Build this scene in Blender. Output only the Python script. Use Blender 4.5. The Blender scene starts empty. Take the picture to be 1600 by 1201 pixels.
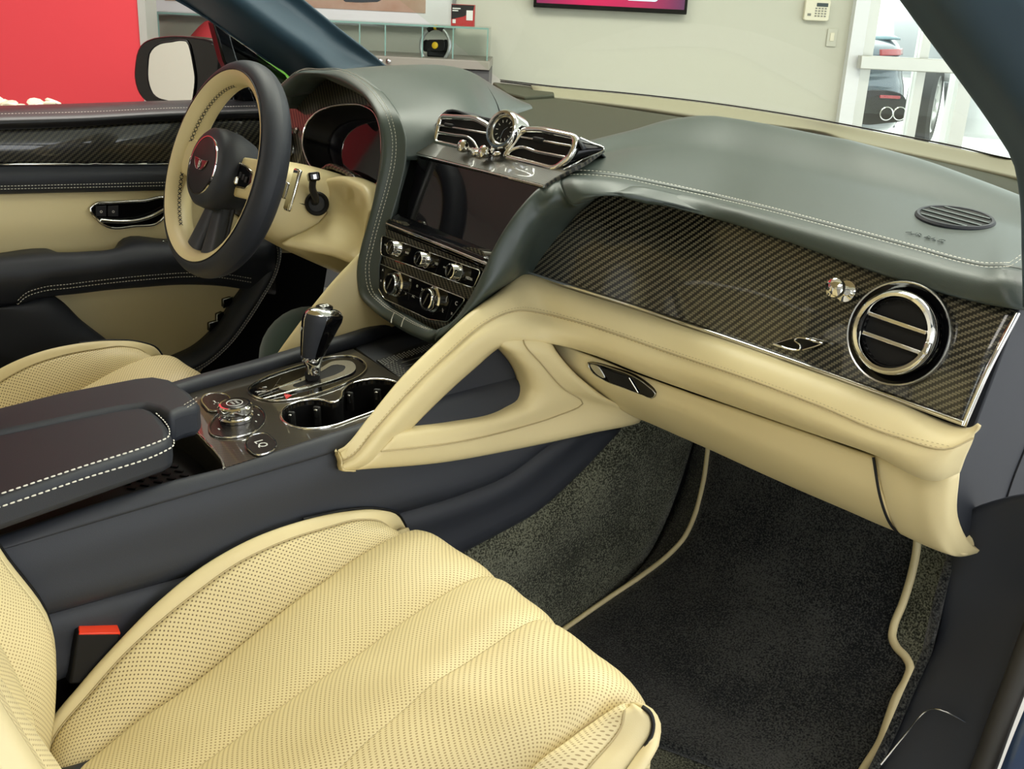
import bpy, bmesh, math, random
from mathutils import Vector as V, Matrix
random.seed(7)
SC = bpy.context.scene
COL = SC.collection
PI = math.pi

# ------------------------------------------------------------------ camera
FPX = 1640.0                       # focal length in pixels of the 1600 x 1201 frame
YAW, PITCH, ROLL = (math.radians(a) for a in (39.3, 20.0, 2.8))
CAM = V((1.212, -1.024, 0.941))    # X to the car's right, Y forward, Z up from the cabin floor
HF = V((-math.cos(YAW), math.sin(YAW), 0)); ZU = V((0, 0, 1))
CF = HF * math.cos(PITCH) - ZU * math.sin(PITCH)
U0 = HF * math.sin(PITCH) + ZU * math.cos(PITCH)
R0 = CF.cross(U0)
CR = R0 * math.cos(ROLL) + U0 * math.sin(ROLL)
CU = -R0 * math.sin(ROLL) + U0 * math.cos(ROLL)
cd = bpy.data.cameras.new('camera'); cam = bpy.data.objects.new('camera', cd); COL.objects.link(cam)
cd.sensor_fit = 'HORIZONTAL'; cd.sensor_width = 36.0; cd.lens = 36.0 * FPX / 1600.0
cd.clip_start = 0.02; cd.clip_end = 200
cam.matrix_world = Matrix(((CR.x, CU.x, -CF.x, CAM.x), (CR.y, CU.y, -CF.y, CAM.y), (CR.z, CU.z, -CF.z, CAM.z), (0, 0, 0, 1)))
SC.camera = cam

# ------------------------------------------------------------------ light
W = bpy.data.worlds.new('daylight'); SC.world = W; W.use_nodes = True
bg = W.node_tree.nodes['Background']
bg.inputs[0].default_value = (0.93, 0.97, 1.0, 1); bg.inputs[1].default_value = 2.8
SC.view_settings.view_transform = 'Standard'; SC.view_settings.look = 'None'
SC.view_settings.gamma = 1.0; SC.view_settings.use_curve_mapping = False
SC.view_settings.exposure = 0.32
SC.cycles.use_denoising = True
SC.cycles.max_bounces = 8; SC.cycles.diffuse_bounces = 3; SC.cycles.glossy_bounces = 4
SC.cycles.transparent_max_bounces = 12; SC.cycles.caustics_reflective = False; SC.cycles.caustics_refractive = False
SC.cycles.sample_clamp_indirect = 4.0
GZ = -0.46                          # the showroom floor, below the cabin floor
def RM(a, b, z):                    # room frame: a metres right, b metres ahead of the viewer, z height
    return V((CAM.x, CAM.y, 0)) + R0 * a + HF * b + ZU * z
def area(name, loc, tgt, sx, sy, power, col=(1, 1, 1)):
    l = bpy.data.lights.new(name, 'AREA'); l.shape = 'RECTANGLE'; l.size = sx; l.size_y = sy; l.energy = power; l.color = col
    o = bpy.data.objects.new(name, l); COL.objects.link(o); o.location = loc
    o.rotation_euler = (V(tgt) - V(loc)).to_track_quat('-Z', 'Y').to_euler(); return o
# showroom ceiling panels; the last is added to brighten the wall the mirror shows
for a, b, w_ in ((-.9, 2.9, 50), (.8, 2.5, 50), (2.5, 2.1, 50), (-1.5, -0.8, 25), (1.8, -1.2, 25), (-5.2, .6, 90)):
    p = RM(a, b, GZ + 3.36); area('ceiling_panel_and_fill_light', p, p - ZU, 1.3, 1.3, w_, (1.0, 0.96, 0.88))

# ------------------------------------------------------------------ helpers
def ray(u, v): return CF + CR * ((u - 800) / FPX) - CU * ((v - 600.5) / FPX)
def P(u, v, X=None, Y=None, Z=None, D=None):       # image direction met with a plane of the car
    r = ray(u, v)
    t = (X - CAM.x) / r.x if X is not None else (Y - CAM.y) / r.y if Y is not None else (Z - CAM.z) / r.z if Z is not None else D
    return CAM + r * t
def PN(u, v, o, n):
    r = ray(u, v); return CAM + r * ((V(o) - CAM).dot(n) / r.dot(n))
WL = {}
def _link(o, parent):
    COL.objects.link(o)
    if parent is not None: o.parent = parent
def thing(name, label, cat, loc=(0, 0, 0), group=None, kind=None):
    o = bpy.data.objects.new(name, None); COL.objects.link(o); o.location = loc; o.empty_display_size = .05
    WL[o] = V(loc); tag(o, label, cat, group, kind); return o
def tag(o, label=None, cat=None, group=None, kind=None):
    if label: o['label'] = label
    if cat: o['category'] = cat
    if group: o['group'] = group
    if kind: o['kind'] = kind
    return o
def mesh(name, vs, fs, mat, parent=None, smooth=True, uvs=None, base=None, angle=None):
    off = WL[parent] if parent is not None else (V(base) if base is not None else V((0, 0, 0)))
    me = bpy.data.meshes.new(name); me.from_pydata([V(v) - off for v in vs], [], fs); me.update()
    if uvs:
        l = me.uv_layers.new(name='UVMap')
        for i, lp in enumerate(me.loops): l.data[i].uv = uvs[lp.vertex_index]
    me.materials.append(mat)
    if smooth:
        me.polygons.foreach_set('use_smooth', [True] * len(me.polygons))
        if angle: me.set_sharp_from_angle(angle=math.radians(angle))
    o = bpy.data.objects.new(name, me); _link(o, parent)
    if parent is None: o.location = off
    WL[o] = off.copy(); return o
def fixn(o):
    bm = bmesh.new(); bm.from_mesh(o.data); bmesh.ops.recalc_face_normals(bm, faces=bm.faces[:]); bm.to_mesh(o.data); bm.free(); return o
def mod(o, t, **k):
    m = o.modifiers.new(t.lower(), t)
    for a, b in k.items(): setattr(m, a, b)
    return o
def cr(pts, n, closed=False, arc=True):            # Catmull-Rom through the points, n samples
    pts = [V(p) for p in pts]; m = len(pts)
    if m == 1: return [pts[0].copy() for _ in range(n)]
    def at(t):
        i = int(math.floor(t)); f = t - i
        if closed: g = lambda k: pts[k % m]
        else:
            if i >= m - 1: i, f = m - 2, 1.0
            g = lambda k: pts[0] * 2 - pts[1] if k < 0 else (pts[-1] * 2 - pts[-2] if k >= m else pts[k])
        a, b, c, d = g(i - 1), g(i), g(i + 1), g(i + 2)
        # tangents scaled by the chord lengths, so uneven spacing does not overshoot
        lb = max((c - b).length, 1e-9); la = max((b - a).length, 1e-9); lc = max((d - c).length, 1e-9)
        m1 = ((b - a) / la * lb + (c - b) / lb * la) / (la + lb) * lb
        m2 = ((c - b) / lb * lc + (d - c) / lc * lb) / (lb + lc) * lb
        f2, f3 = f * f, f * f * f
        return b * (2 * f3 - 3 * f2 + 1) + m1 * (f3 - 2 * f2 + f) + c * (3 * f2 - 2 * f3) + m2 * (f3 - f2)
    L = m if closed else m - 1
    if not arc:
        return [at(L * i / (n if closed else n - 1)) for i in range(n)]
    K = max(n * 4, L * 12); s = [at(L * i / K) for i in range(K + 1)]; cum = [0]
    for i in range(K): cum.append(cum[-1] + (s[i + 1] - s[i]).length)
    out = []; j = 0
    for i in range(n):
        t = cum[-1] * i / (n if closed else n - 1)
        while j < K - 1 and cum[j + 1] < t: j += 1
        w = (t - cum[j]) / max(cum[j + 1] - cum[j], 1e-12); out.append(s[j].lerp(s[j + 1], min(max(w, 0), 1)))
    return out
def grid_of(rows, nu, nv, arc=True):
    rs = [cr(r, nu, arc=arc) for r in rows]
    cols = [cr([r[i] for r in rs], nv, arc=False) for i in range(nu)]
    return [[cols[i][j] for i in range(nu)] for j in range(nv)]
def gmesh(name, G, mat, parent, thick=0.0, toward=None, base=None, uvo=(0, 0)):
    nv, nu = len(G), len(G[0]); vs = [p for r in G for p in r]
    mid = G[nv // 2]; ul = [0]
    for i in range(nu - 1): ul.append(ul[-1] + (mid[i + 1] - mid[i]).length)
    mc = nu // 2; vl = [0]
    for j in range(nv - 1): vl.append(vl[-1] + (G[j + 1][mc] - G[j][mc]).length)
    uvs = [(ul[i] + uvo[0], vl[j] + uvo[1]) for j in range(nv) for i in range(nu)]
    fs = [(j * nu + i, j * nu + i + 1, (j + 1) * nu + i + 1, (j + 1) * nu + i) for j in range(nv - 1) for i in range(nu - 1)]
    a, b, c = G[nv // 2][nu // 2], G[nv // 2][min(nu // 2 + 1, nu - 1)], G[min(nv // 2 + 1, nv - 1)][nu // 2]
    tw = V(toward) if toward is not None else CAM
    if (b - a).cross(c - a).dot(tw - a) < 0: fs = [f[::-1] for f in fs]
    o = mesh(name, vs, fs, mat, parent, True, uvs, base)
    if thick: mod(o, 'SOLIDIFY', thickness=thick, offset=-1.0)
    return o
def patch(name, rows, nu, nv, mat, parent, thick=.004, arc=True, toward=None, base=None):
    return gmesh(name, grid_of(rows, nu, nv, arc), mat, parent, thick, toward, base)
def frames(path, closed, up=None):
    n = len(path); T = []
    for i in range(n):
        a = path[(i - 1) % n] if closed or i > 0 else path[0]
        b = path[(i + 1) % n] if closed or i < n - 1 else path[-1]
        T.append((b - a).normalized())
    out = []; pu = None
    for i in range(n):
        t = T[i]
        if up is not None: w = V(up(i / max(n - 1, 1)) if callable(up) else up)
        else:
            w = pu if pu is not None else (V((0, 0, 1)) if abs(t.z) < .9 else V((1, 0, 0)))
        w = (w - t * w.dot(t))
        w = w.normalized() if w.length > 1e-6 else V((1, 0, 0))
        pu = w; out.append((t, t.cross(w).normalized(), w))
    return out
def sweep(name, path, prof, mat, parent=None, closed=False, up=None, scale=None, base=None, caps=True, angle=None):
    fr = frames(path, closed, up); n, m = len(path), len(prof); vs = []
    pl = [0]
    for k in range(m): a, b = prof[k], prof[(k + 1) % m]; pl.append(pl[-1] + math.hypot(b[0] - a[0], b[1] - a[1]))
    uvs = []; L = 0
    for i in range(n):
        t, s, w = fr[i]; k = scale(i / max(n - 1, 1)) if scale else 1.0
        kx, ky = k if isinstance(k, tuple) else (k, k)
        if i: L += (path[i] - path[i - 1]).length
        for q, (a, b) in enumerate(prof): vs.append(path[i] + s * a * kx + w * b * ky); uvs.append((L, pl[q]))
    fs = []
    for i in range(n if closed else n - 1):
        j = (i + 1) % n
        for k in range(m): l = (k + 1) % m; fs.append((i * m + k, i * m + l, j * m + l, j * m + k))
    if not closed and caps: fs.append(tuple(range(m - 1, -1, -1))); fs.append(tuple((n - 1) * m + k for k in range(m)))
    o = mesh(name, vs, fs, mat, parent, True, uvs, base, angle); return fixn(o)
def circ(r, n=10, rb=None): return [(r * math.cos(2 * PI * i / n), (rb or r) * math.sin(2 * PI * i / n)) for i in range(n)]
def tube(name, path, r, mat, parent=None, closed=False, n=8, base=None, scale=None): return sweep(name, path, circ(r, n), mat, parent, closed, scale=scale, base=base, angle=60)
def rr(w, h, r, n=5):                              # rounded rectangle outline
    o = []
    for cx, cy, a0 in ((w / 2 - r, h / 2 - r, 0), (-w / 2 + r, h / 2 - r, 90), (-w / 2 + r, -h / 2 + r, 180), (w / 2 - r, -h / 2 + r, 270)):
        for i in range(n + 1):
            a = math.radians(a0 + 90 * i / n); o.append((cx + r * math.cos(a), cy + r * math.sin(a)))
    return o
def basis(n, ref=(1, 0, 0)):
    n = V(n).normalized(); x = V(ref) - n * n.dot(V(ref)); x.normalize(); return x, n.cross(x), n
def prism3(name, ring, n, depth, mat, parent=None, bevel=0.0, base=None, seg=2, hole=None):   # ring of 3-D points, extruded by -n*depth
    n = V(n).normalized(); k = len(ring); ring = [V(p) for p in ring]
    a = sum((ring[i].cross(ring[(i + 1) % k]) for i in range(k)), V((0, 0, 0)))
    if a.dot(n) < 0: ring = ring[::-1]
    vs = ring + [p - n * depth for p in ring]
    fs = [tuple(range(k)), tuple(range(2 * k - 1, k - 1, -1))] + [(i, k + i, k + (i + 1) % k, (i + 1) % k) for i in range(k)]
    o = mesh(name, vs, fs, mat, parent, True, None, base); x, y, _ = basis(n)
    l = o.data.uv_layers.new(name='UVMap')
    for i, lp in enumerate(o.data.loops): p = vs[lp.vertex_index]; l.data[i].uv = (p.dot(x), p.dot(y))
    o.data.set_sharp_from_angle(angle=math.radians(40))
    if bevel: mod(o, 'BEVEL', width=bevel, segments=seg, limit_method='ANGLE', angle_limit=math.radians(50))
    return o
def prism(name, outl, o3, x, y, depth, mat, parent=None, bevel=0.0, base=None, seg=2):
    x, y = V(x).normalized(), V(y).normalized(); return prism3(name, [V(o3) + x * a + y * b for a, b in outl], x.cross(y), depth, mat, parent, bevel, base, seg)
def frame3(name, outer, inner, n, depth, mat, parent=None, bevel=0.0, base=None):   # plate with a hole, rings of the same count
    n = V(n).normalized(); k = len(outer); vs = list(outer) + list(inner) + [p - n * depth for p in outer] + [p - n * depth for p in inner]; fs = []
    for i in range(k):
        j = (i + 1) % k
        fs += [(i, j, k + j, k + i), (2 * k + j, 2 * k + i, 3 * k + i, 3 * k + j), (j, i, 2 * k + i, 2 * k + j), (k + i, k + j, 3 * k + j, 3 * k + i)]
    o = mesh(name, vs, fs, mat, parent, True, None, base); fixn(o); x, y, _ = basis(n)
    l = o.data.uv_layers.new(name='UVMap')
    for i, lp in enumerate(o.data.loops): p = vs[lp.vertex_index]; l.data[i].uv = (p.dot(x), p.dot(y))
    o.data.set_sharp_from_angle(angle=math.radians(40))
    if bevel: mod(o, 'BEVEL', width=bevel, segments=2, limit_method='ANGLE', angle_limit=math.radians(50))
    return o
def lathe(name, prof, o3, axis, mat, parent=None, seg=24, base=None, ref=(1, 0, 0), sq=(1, 1), angle=40, caps=False):
    x, y, n = basis(axis, ref); o3 = V(o3); vs = []; fs = []; m = len(prof)
    for i in range(seg):
        a = 2 * PI * i / seg; d = x * math.cos(a) * sq[0] + y * math.sin(a) * sq[1]
        for r, h in prof: vs.append(o3 + d * r + n * h)
    for i in range(seg):
        j = (i + 1) % seg
        for k in range(m - 1): fs.append((i * m + k, j * m + k, j * m + k + 1, i * m + k + 1))
    if caps and prof[-1][0] > 1e-6: fs.append(tuple(i * m + m - 1 for i in range(seg)))
    if caps and prof[0][0] > 1e-6: fs.append(tuple(i * m for i in range(seg - 1, -1, -1)))
    o = mesh(name, vs, fs, mat, parent, True, None, base)
    bm = bmesh.new(); bm.from_mesh(o.data); bmesh.ops.remove_doubles(bm, verts=bm.verts[:], dist=1e-6); bmesh.ops.recalc_face_normals(bm, faces=bm.faces[:]); bm.to_mesh(o.data); bm.free()
    o.data.polygons.foreach_set('use_smooth', [True] * len(o.data.polygons)); o.data.set_sharp_from_angle(angle=math.radians(angle)); return o
def box(name, c, x, y, z, sx, sy, sz, mat, parent=None, bevel=0.0, base=None):
    c, x, y, z = V(c), V(x).normalized(), V(y).normalized(), V(z).normalized()
    vs = [c + x * (sx / 2 * a) + y * (sy / 2 * b) + z * (sz / 2 * d) for a in (-1, 1) for b in (-1, 1) for d in (-1, 1)]
    fs = [(0, 1, 3, 2), (4, 6, 7, 5), (0, 4, 5, 1), (2, 3, 7, 6), (0, 2, 6, 4), (1, 5, 7, 3)]
    o = mesh(name, vs, fs, mat, parent, False, None, base); fixn(o)
    if bevel:
        mod(o, 'BEVEL', width=bevel, segments=2); o.data.polygons.foreach_set('use_smooth', [True] * 6); o.data.set_sharp_from_angle(angle=math.radians(80))
    return o
def stitches(name, path, up, mat, parent, pitch=.0055, ln=.0038, w=.0009, lift=.0004, skew=0.0):   # many small thread stitches along a line
    n = max(int(sum((path[i + 1] - path[i]).length for i in range(len(path) - 1)) / pitch), 2)
    pts = cr(path, n + 1); vs = []; fs = []
    for i in range(n):
        a, b = pts[i], pts[i + 1]; t = (b - a).normalized(); u = V(up(i / n)) if callable(up) else V(up)
        u = (u - t * u.dot(t)).normalized(); s = t.cross(u); t2 = (t + s * skew).normalized(); s2 = u.cross(t2); c = (a + b) / 2 + u * lift; k = len(vs)
        e = t2 * ln / 2
        vs += [c - e, c - e * .6 + s2 * w / 2 + u * w * .3, c - e * .6 - s2 * w / 2 + u * w * .3, c + e * .6 + s2 * w / 2 + u * w * .3, c + e * .6 - s2 * w / 2 + u * w * .3, c + e, c + u * w * .75]
        fs += [(k, k + 2, k + 1), (k + 1, k + 2, k + 6), (k + 1, k + 6, k + 3), (k + 2, k + 4, k + 6), (k + 6, k + 4, k + 3), (k + 3, k + 4, k + 5)]
    o = mesh(name, vs, fs, mat, parent); o['kind'] = 'stuff'; return o
def text(name, s, o3, x, y, size, depth, mat, parent=None, base=None, align='CENTER', sx=1.0):
    c = bpy.data.curves.new(name, 'FONT'); c.body = s; c.size = size; c.extrude = depth / 2; c.align_x = align; c.align_y = 'CENTER'; c.resolution_u = 2
    t = bpy.data.objects.new(name + '_tmp', c); COL.objects.link(t)
    me = bpy.data.meshes.new_from_object(t.evaluated_get(bpy.context.evaluated_depsgraph_get())); bpy.data.objects.remove(t); bpy.data.curves.remove(c)
    x, y = V(x).normalized(), V(y).normalized(); n = x.cross(y)
    vs = [V(o3) + x * (v.co.x * sx) + y * v.co.y + n * (v.co.z + depth / 2) for v in me.vertices]; fs = [tuple(p.vertices) for p in me.polygons]
    bpy.data.meshes.remove(me); return mesh(name, vs, fs, mat, parent, False, None, base)
def proj(p):
    q = V(p) - CAM; w = q.dot(CF); return 800 + FPX * q.dot(CR) / w, 600.5 - FPX * q.dot(CU) / w
def on(G, u, v):                                   # the point of a surface grid seen in that direction, and its normal
    best = None
    for j in range(len(G) - 1):
        for i in range(len(G[0]) - 1):
            a, b = proj(G[j][i]); d = (a - u) ** 2 + (b - v) ** 2
            if best is None or d < best[0]: best = (d, j, i)
    _, j, i = best; j0, i0 = max(j - 1, 0), max(i - 1, 0); n = (G[j0][i + 1] - G[j0][i0]).cross(G[j + 1][i0] - G[j0][i0]).normalized()
    if n.dot(CAM - G[j][i]) < 0: n = -n
    return PN(u, v, G[j][i], n), n
def rpoly(r, d=.006, k=5):                         # polygon with rounded corners
    out = []; n = len(r)
    for i in range(n):
        a, b, c = r[i - 1], r[i], r[(i + 1) % n]; e = min(d, (a - b).length * .45, (c - b).length * .45)
        p0 = b + (a - b).normalized() * e; p1 = b + (c - b).normalized() * e
        for s in range(k): w = s / (k - 1); out.append(p0 * (1 - w) ** 2 + b * 2 * w * (1 - w) + p1 * w * w)
    return out
def pxring(pts, o, n, k=None, closed=True):        # outline seen in the photo laid on a real plane
    r = [PN(u, v, o, n) for u, v in pts]; return cr(r, k, closed) if k else r

def bake_cut(o, cutters):
    for c in cutters:
        m = o.modifiers.new('cut', 'BOOLEAN'); m.operation = 'DIFFERENCE'; m.object = c; m.solver = 'EXACT'
    me = bpy.data.meshes.new_from_object(o.evaluated_get(bpy.context.evaluated_depsgraph_get())); old = o.data
    o.modifiers.clear(); o.data = me; me.name = old.name; bpy.data.meshes.remove(old)
    for c in cutters: bpy.data.objects.remove(c)
    me.polygons.foreach_set('use_smooth', [True] * len(me.polygons)); me.set_sharp_from_angle(angle=math.radians(35))
    return o

# ------------------------------------------------------------------ materials
MAT = {}
def pbsdf(name, col, rough=.5, metal=0, spec=.5, coat=0, coat_r=.03, sheen=0, emit=None, es=0):
    m = bpy.data.materials.new(name); m.use_nodes = True; b = m.node_tree.nodes['Principled BSDF']
    b.inputs['Base Color'].default_value = (*col, 1); b.inputs['Roughness'].default_value = rough; b.inputs['Metallic'].default_value = metal
    b.inputs['Specular IOR Level'].default_value = spec; b.inputs['Coat Weight'].default_value = coat; b.inputs['Coat Roughness'].default_value = coat_r
    b.inputs['Sheen Weight'].default_value = sheen
    if emit: b.inputs['Emission Color'].default_value = (*emit, 1); b.inputs['Emission Strength'].default_value = es
    MAT[name] = m; return m
def nd(m, t, **k):
    n = m.node_tree.nodes.new(t)
    for a, b in k.items(): setattr(n, a, b)
    return n
def lk(m, a, b): m.node_tree.links.new(a, b)
def mth(m, op, a, b=None):
    n = nd(m, 'ShaderNodeMath', operation=op)
    for i, x in enumerate((a, b)):
        if x is None: continue
        if isinstance(x, (int, float)): n.inputs[i].default_value = x
        else: lk(m, x, n.inputs[i])
    return n.outputs[0]
def noise_bump(m, scale, strength, dist=.001, coord='Object', detail=3):
    b = m.node_tree.nodes['Principled BSDF']; tc = nd(m, 'ShaderNodeTexCoord'); nz = nd(m, 'ShaderNodeTexNoise')
    nz.inputs['Scale'].default_value = scale; nz.inputs['Detail'].default_value = detail; lk(m, tc.outputs[coord], nz.inputs['Vector'])
    bp = nd(m, 'ShaderNodeBump'); bp.inputs['Strength'].default_value = strength; bp.inputs['Distance'].default_value = dist
    lk(m, nz.outputs[0], bp.inputs['Height']); lk(m, bp.outputs[0], b.inputs['Normal']); return nz
def noise_color(m, scale, c1, c2, lo=.35, hi=.65, detail=6, coord='Object'):
    b = m.node_tree.nodes['Principled BSDF']; tc = nd(m, 'ShaderNodeTexCoord'); nz = nd(m, 'ShaderNodeTexNoise')
    nz.inputs['Scale'].default_value = scale; nz.inputs['Detail'].default_value = detail; lk(m, tc.outputs[coord], nz.inputs['Vector'])
    r = nd(m, 'ShaderNodeValToRGB'); r.color_ramp.elements[0].position = lo; r.color_ramp.elements[1].position = hi
    r.color_ramp.elements[0].color = (*c1, 1); r.color_ramp.elements[1].color = (*c2, 1)
    lk(m, nz.outputs[0], r.inputs[0]); lk(m, r.outputs[0], b.inputs['Base Color']); return r
def pile(m, c1, c2):                               # cut-pile carpet: blotchy sweep marks times a fine fibre speckle
    b = m.node_tree.nodes['Principled BSDF']; tc = nd(m, 'ShaderNodeTexCoord'); ns = []
    for sc_, de in ((9, 5), (400, 3)):
        nz = nd(m, 'ShaderNodeTexNoise'); nz.inputs['Scale'].default_value = sc_; nz.inputs['Detail'].default_value = de; lk(m, tc.outputs['Object'], nz.inputs['Vector']); ns.append(nz)
    f = mth(m, 'ADD', mth(m, 'MULTIPLY', mth(m, 'SUBTRACT', ns[0].outputs[0], .5), 1.8), mth(m, 'ADD', mth(m, 'MULTIPLY', mth(m, 'SUBTRACT', ns[1].outputs[0], .5), 4.5), .40))
    f.node.use_clamp = True; mx = nd(m, 'ShaderNodeMix', data_type='RGBA'); lk(m, f, mx.inputs[0]); mx.inputs[6].default_value = (*c1, 1); mx.inputs[7].default_value = (*c2, 1)
    lk(m, mx.outputs[2], b.inputs['Base Color']); bp = nd(m, 'ShaderNodeBump'); bp.inputs['Strength'].default_value = .8; bp.inputs['Distance'].default_value = .002; lk(m, ns[1].outputs[0], bp.inputs['Height']); lk(m, bp.outputs[0], b.inputs['Normal'])
CREAM = (0.79, 0.67, 0.38)
cream = pbsdf('cream_leather', CREAM, .42, spec=.35); noise_bump(cream, 900, .12, .0006)
navy = pbsdf('navy_leather', (.025, .0285, .038), .55, spec=.43); noise_bump(navy, 900, .2, .0006)
navy_soft = pbsdf('navy_padding', (.036, .052, .045), .43, spec=.72); noise_bump(navy_soft, 1000, .2, .0006)
olive = pbsdf('dash_grille_plastic', (.032, .034, .018), .65, spec=.25); noise_bump(olive, 1500, .3, .0006)
suede = pbsdf('navy_pillar_fabric', (.028, .058, .085), .45, spec=.6)
chrome = pbsdf('chrome', (.86, .86, .84), .06, 1.0)
satin = pbsdf('satin_metal', (.55, .55, .53), .25, 1.0)
gloss = pbsdf('gloss_black', (.004, .004, .005), .08, spec=.28)
black = pbsdf('matt_black', (.006, .006, .007), .55, spec=.3)
dark = pbsdf('black_leather', (.012, .012, .015), .4, spec=.45); noise_bump(dark, 900, .2, .0006)
screen = pbsdf('dark_glass_screen', (.006, .006, .008), .04, spec=.6)
thread = pbsdf('white_thread', (.72, .70, .62), .7)
thread_dk = pbsdf('navy_thread', (.015, .016, .022), .7)
thread_cr = pbsdf('cream_thread', (.52, .42, .23), .7)
white_ink = pbsdf('white_print', (.75, .75, .72), .5)
red_ink = pbsdf('red_print', (.7, .03, .03), .4)
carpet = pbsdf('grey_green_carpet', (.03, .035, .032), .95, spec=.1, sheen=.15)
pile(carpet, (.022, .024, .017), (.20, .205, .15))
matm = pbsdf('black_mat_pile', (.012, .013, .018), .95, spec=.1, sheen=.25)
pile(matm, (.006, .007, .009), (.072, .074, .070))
rubber = pbsdf('black_rubber', (.012, .012, .012), .6)
red_lamp = pbsdf('orange_red_plastic', (.85, .05, .015), .35)
def perforated(name, pitch, col, dot, r=.23):
    m = pbsdf(name, col, .45, spec=.3); b = m.node_tree.nodes['Principled BSDF']
    uv = nd(m, 'ShaderNodeUVMap'); sp = nd(m, 'ShaderNodeSeparateXYZ'); lk(m, uv.outputs[0], sp.inputs[0])
    ds = []
    for off in (0, .5):
        fx = mth(m, 'SUBTRACT', mth(m, 'FRACT', mth(m, 'ADD', mth(m, 'DIVIDE', sp.outputs[0], pitch), off)), .5)
        fy = mth(m, 'SUBTRACT', mth(m, 'FRACT', mth(m, 'ADD', mth(m, 'DIVIDE', sp.outputs[1], pitch), off)), .5)
        ds.append(mth(m, 'SQRT', mth(m, 'ADD', mth(m, 'MULTIPLY', fx, fx), mth(m, 'MULTIPLY', fy, fy))))
    d = mth(m, 'MINIMUM', ds[0], ds[1]); h = mth(m, 'LESS_THAN', d, r)
    mx = nd(m, 'ShaderNodeMix', data_type='RGBA'); lk(m, h, mx.inputs[0]); mx.inputs[6].default_value = (*col, 1); mx.inputs[7].default_value = (*dot, 1)
    lk(m, mx.outputs[2], b.inputs['Base Color']); return m
perf = perforated('cream_leather_fine_perforation', .0056, CREAM, (.42, .31, .15), .17)
perf_b = perforated('cream_leather_coarse_perforation', .0064, CREAM, (.20, .14, .07), .155)
def carbon_mat(name, w, c1=(.004, .004, .004), c2=(.21, .19, .13), sgn='SUBTRACT'):
    m = pbsdf(name, c1, .3, spec=.4, coat=1.0, coat_r=.02); b = m.node_tree.nodes['Principled BSDF']
    uv = nd(m, 'ShaderNodeUVMap'); sp = nd(m, 'ShaderNodeSeparateXYZ'); lk(m, uv.outputs[0], sp.inputs[0])
    u = mth(m, 'DIVIDE', sp.outputs[0], w); v = mth(m, 'DIVIDE', sp.outputs[1], w)
    k = mth(m, 'FLOORED_MODULO', mth(m, sgn, mth(m, 'FLOOR', u), mth(m, 'FLOOR', v)), 4.0)
    warp = mth(m, 'LESS_THAN', k, 1.5)
    tri = mth(m, 'SUBTRACT', 1.0, mth(m, 'ABSOLUTE', mth(m, 'SUBTRACT', mth(m, 'MULTIPLY', mth(m, 'FRACT', v), 2.0), 1.0)))
    br = mth(m, 'MULTIPLY', warp, mth(m, 'ADD', mth(m, 'MULTIPLY', tri, .75), .25))
    mx = nd(m, 'ShaderNodeMix', data_type='RGBA'); lk(m, br, mx.inputs[0]); mx.inputs[6].default_value = (*c1, 1); mx.inputs[7].default_value = (*c2, 1)
    lk(m, mx.outputs[2], b.inputs['Base Color']); return m
carbon = carbon_mat('carbon_fibre', .0028)
carbon_f = carbon_mat('carbon_fibre_fine', .0016, c2=(.10, .08, .05))
def glass_mat(name, tint=(1, 1, 1), refl=1.0):
    m = bpy.data.materials.new(name); m.use_nodes = True; t = m.node_tree; t.nodes.remove(t.nodes['Principled BSDF']); o = t.nodes['Material Output']
    tr = nd(m, 'ShaderNodeBsdfTransparent'); tr.inputs[0].default_value = (*tint, 1); gl = nd(m, 'ShaderNodeBsdfGlossy'); gl.inputs['Roughness'].default_value = .0
    fr = nd(m, 'ShaderNodeFresnel'); fr.inputs[0].default_value = 1.35; mx = nd(m, 'ShaderNodeMixShader')
    lk(m, mth(m, 'MULTIPLY', fr.outputs[0], refl), mx.inputs[0]); lk(m, tr.outputs[0], mx.inputs[1]); lk(m, gl.outputs[0], mx.inputs[2]); lk(m, mx.outputs[0], o.inputs[0]); return m
glass = glass_mat('clear_glass', (.97, .985, .97), .5)
glass_green = glass_mat('greenish_case_glass', (.955, .985, .97), .6)
# ------------------------------------------------------------------ the showroom
wall_m = pbsdf('cream_wall_paint', (.60, .595, .51), .85, spec=.2)
red_m = pbsdf('red_panel', (.72, .06, .075), .55, spec=.3)
ceil_m = pbsdf('white_ceiling', (.8, .79, .75), .9)
floor_m = pbsdf('grey_tile_floor', (.34, .33, .31), .35); noise_color(floor_m, 3, (.30, .29, .27), (.38, .37, .35))
ext_m = pbsdf('pale_concrete', (.62, .62, .60), .9)
alu = pbsdf('brushed_aluminium', (.62, .62, .58), .38, .6)
WB = 5.6
def QB(u, v, b):                                   # image direction met with the upright plane b metres ahead
    r = ray(u, v); return CAM + r * (b / r.dot(HF))
def qa(u, v, b): return (QB(u, v, b) - CAM).dot(R0)
def slab(name, a0, a1, b0, b1, z0, z1, mat, parent=None, base=None, bevel=0):
    c = RM((a0 + a1) / 2, (b0 + b1) / 2, (z0 + z1) / 2); return box(name, c, R0, HF, ZU, abs(a1 - a0), abs(b1 - b0), abs(z1 - z0), mat, parent, bevel, base if base is not None else (RM((a0 + a1) / 2, (b0 + b1) / 2, min(z0, z1)) if parent is None else None))
CZ = GZ + 3.4
aD0 = qa(1306, 185, WB)                            # wall end at the glass door
tag(slab('floor', -7, 9, -6, WB + .15, GZ - .1, GZ, floor_m), kind='structure')
tag(slab('ceiling', -7, 9, -6, WB + .15, CZ, CZ + .1, ceil_m), kind='structure')
tag(slab('wall_back', -7, aD0, WB, WB + .15, GZ, CZ, wall_m), kind='structure')
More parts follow.
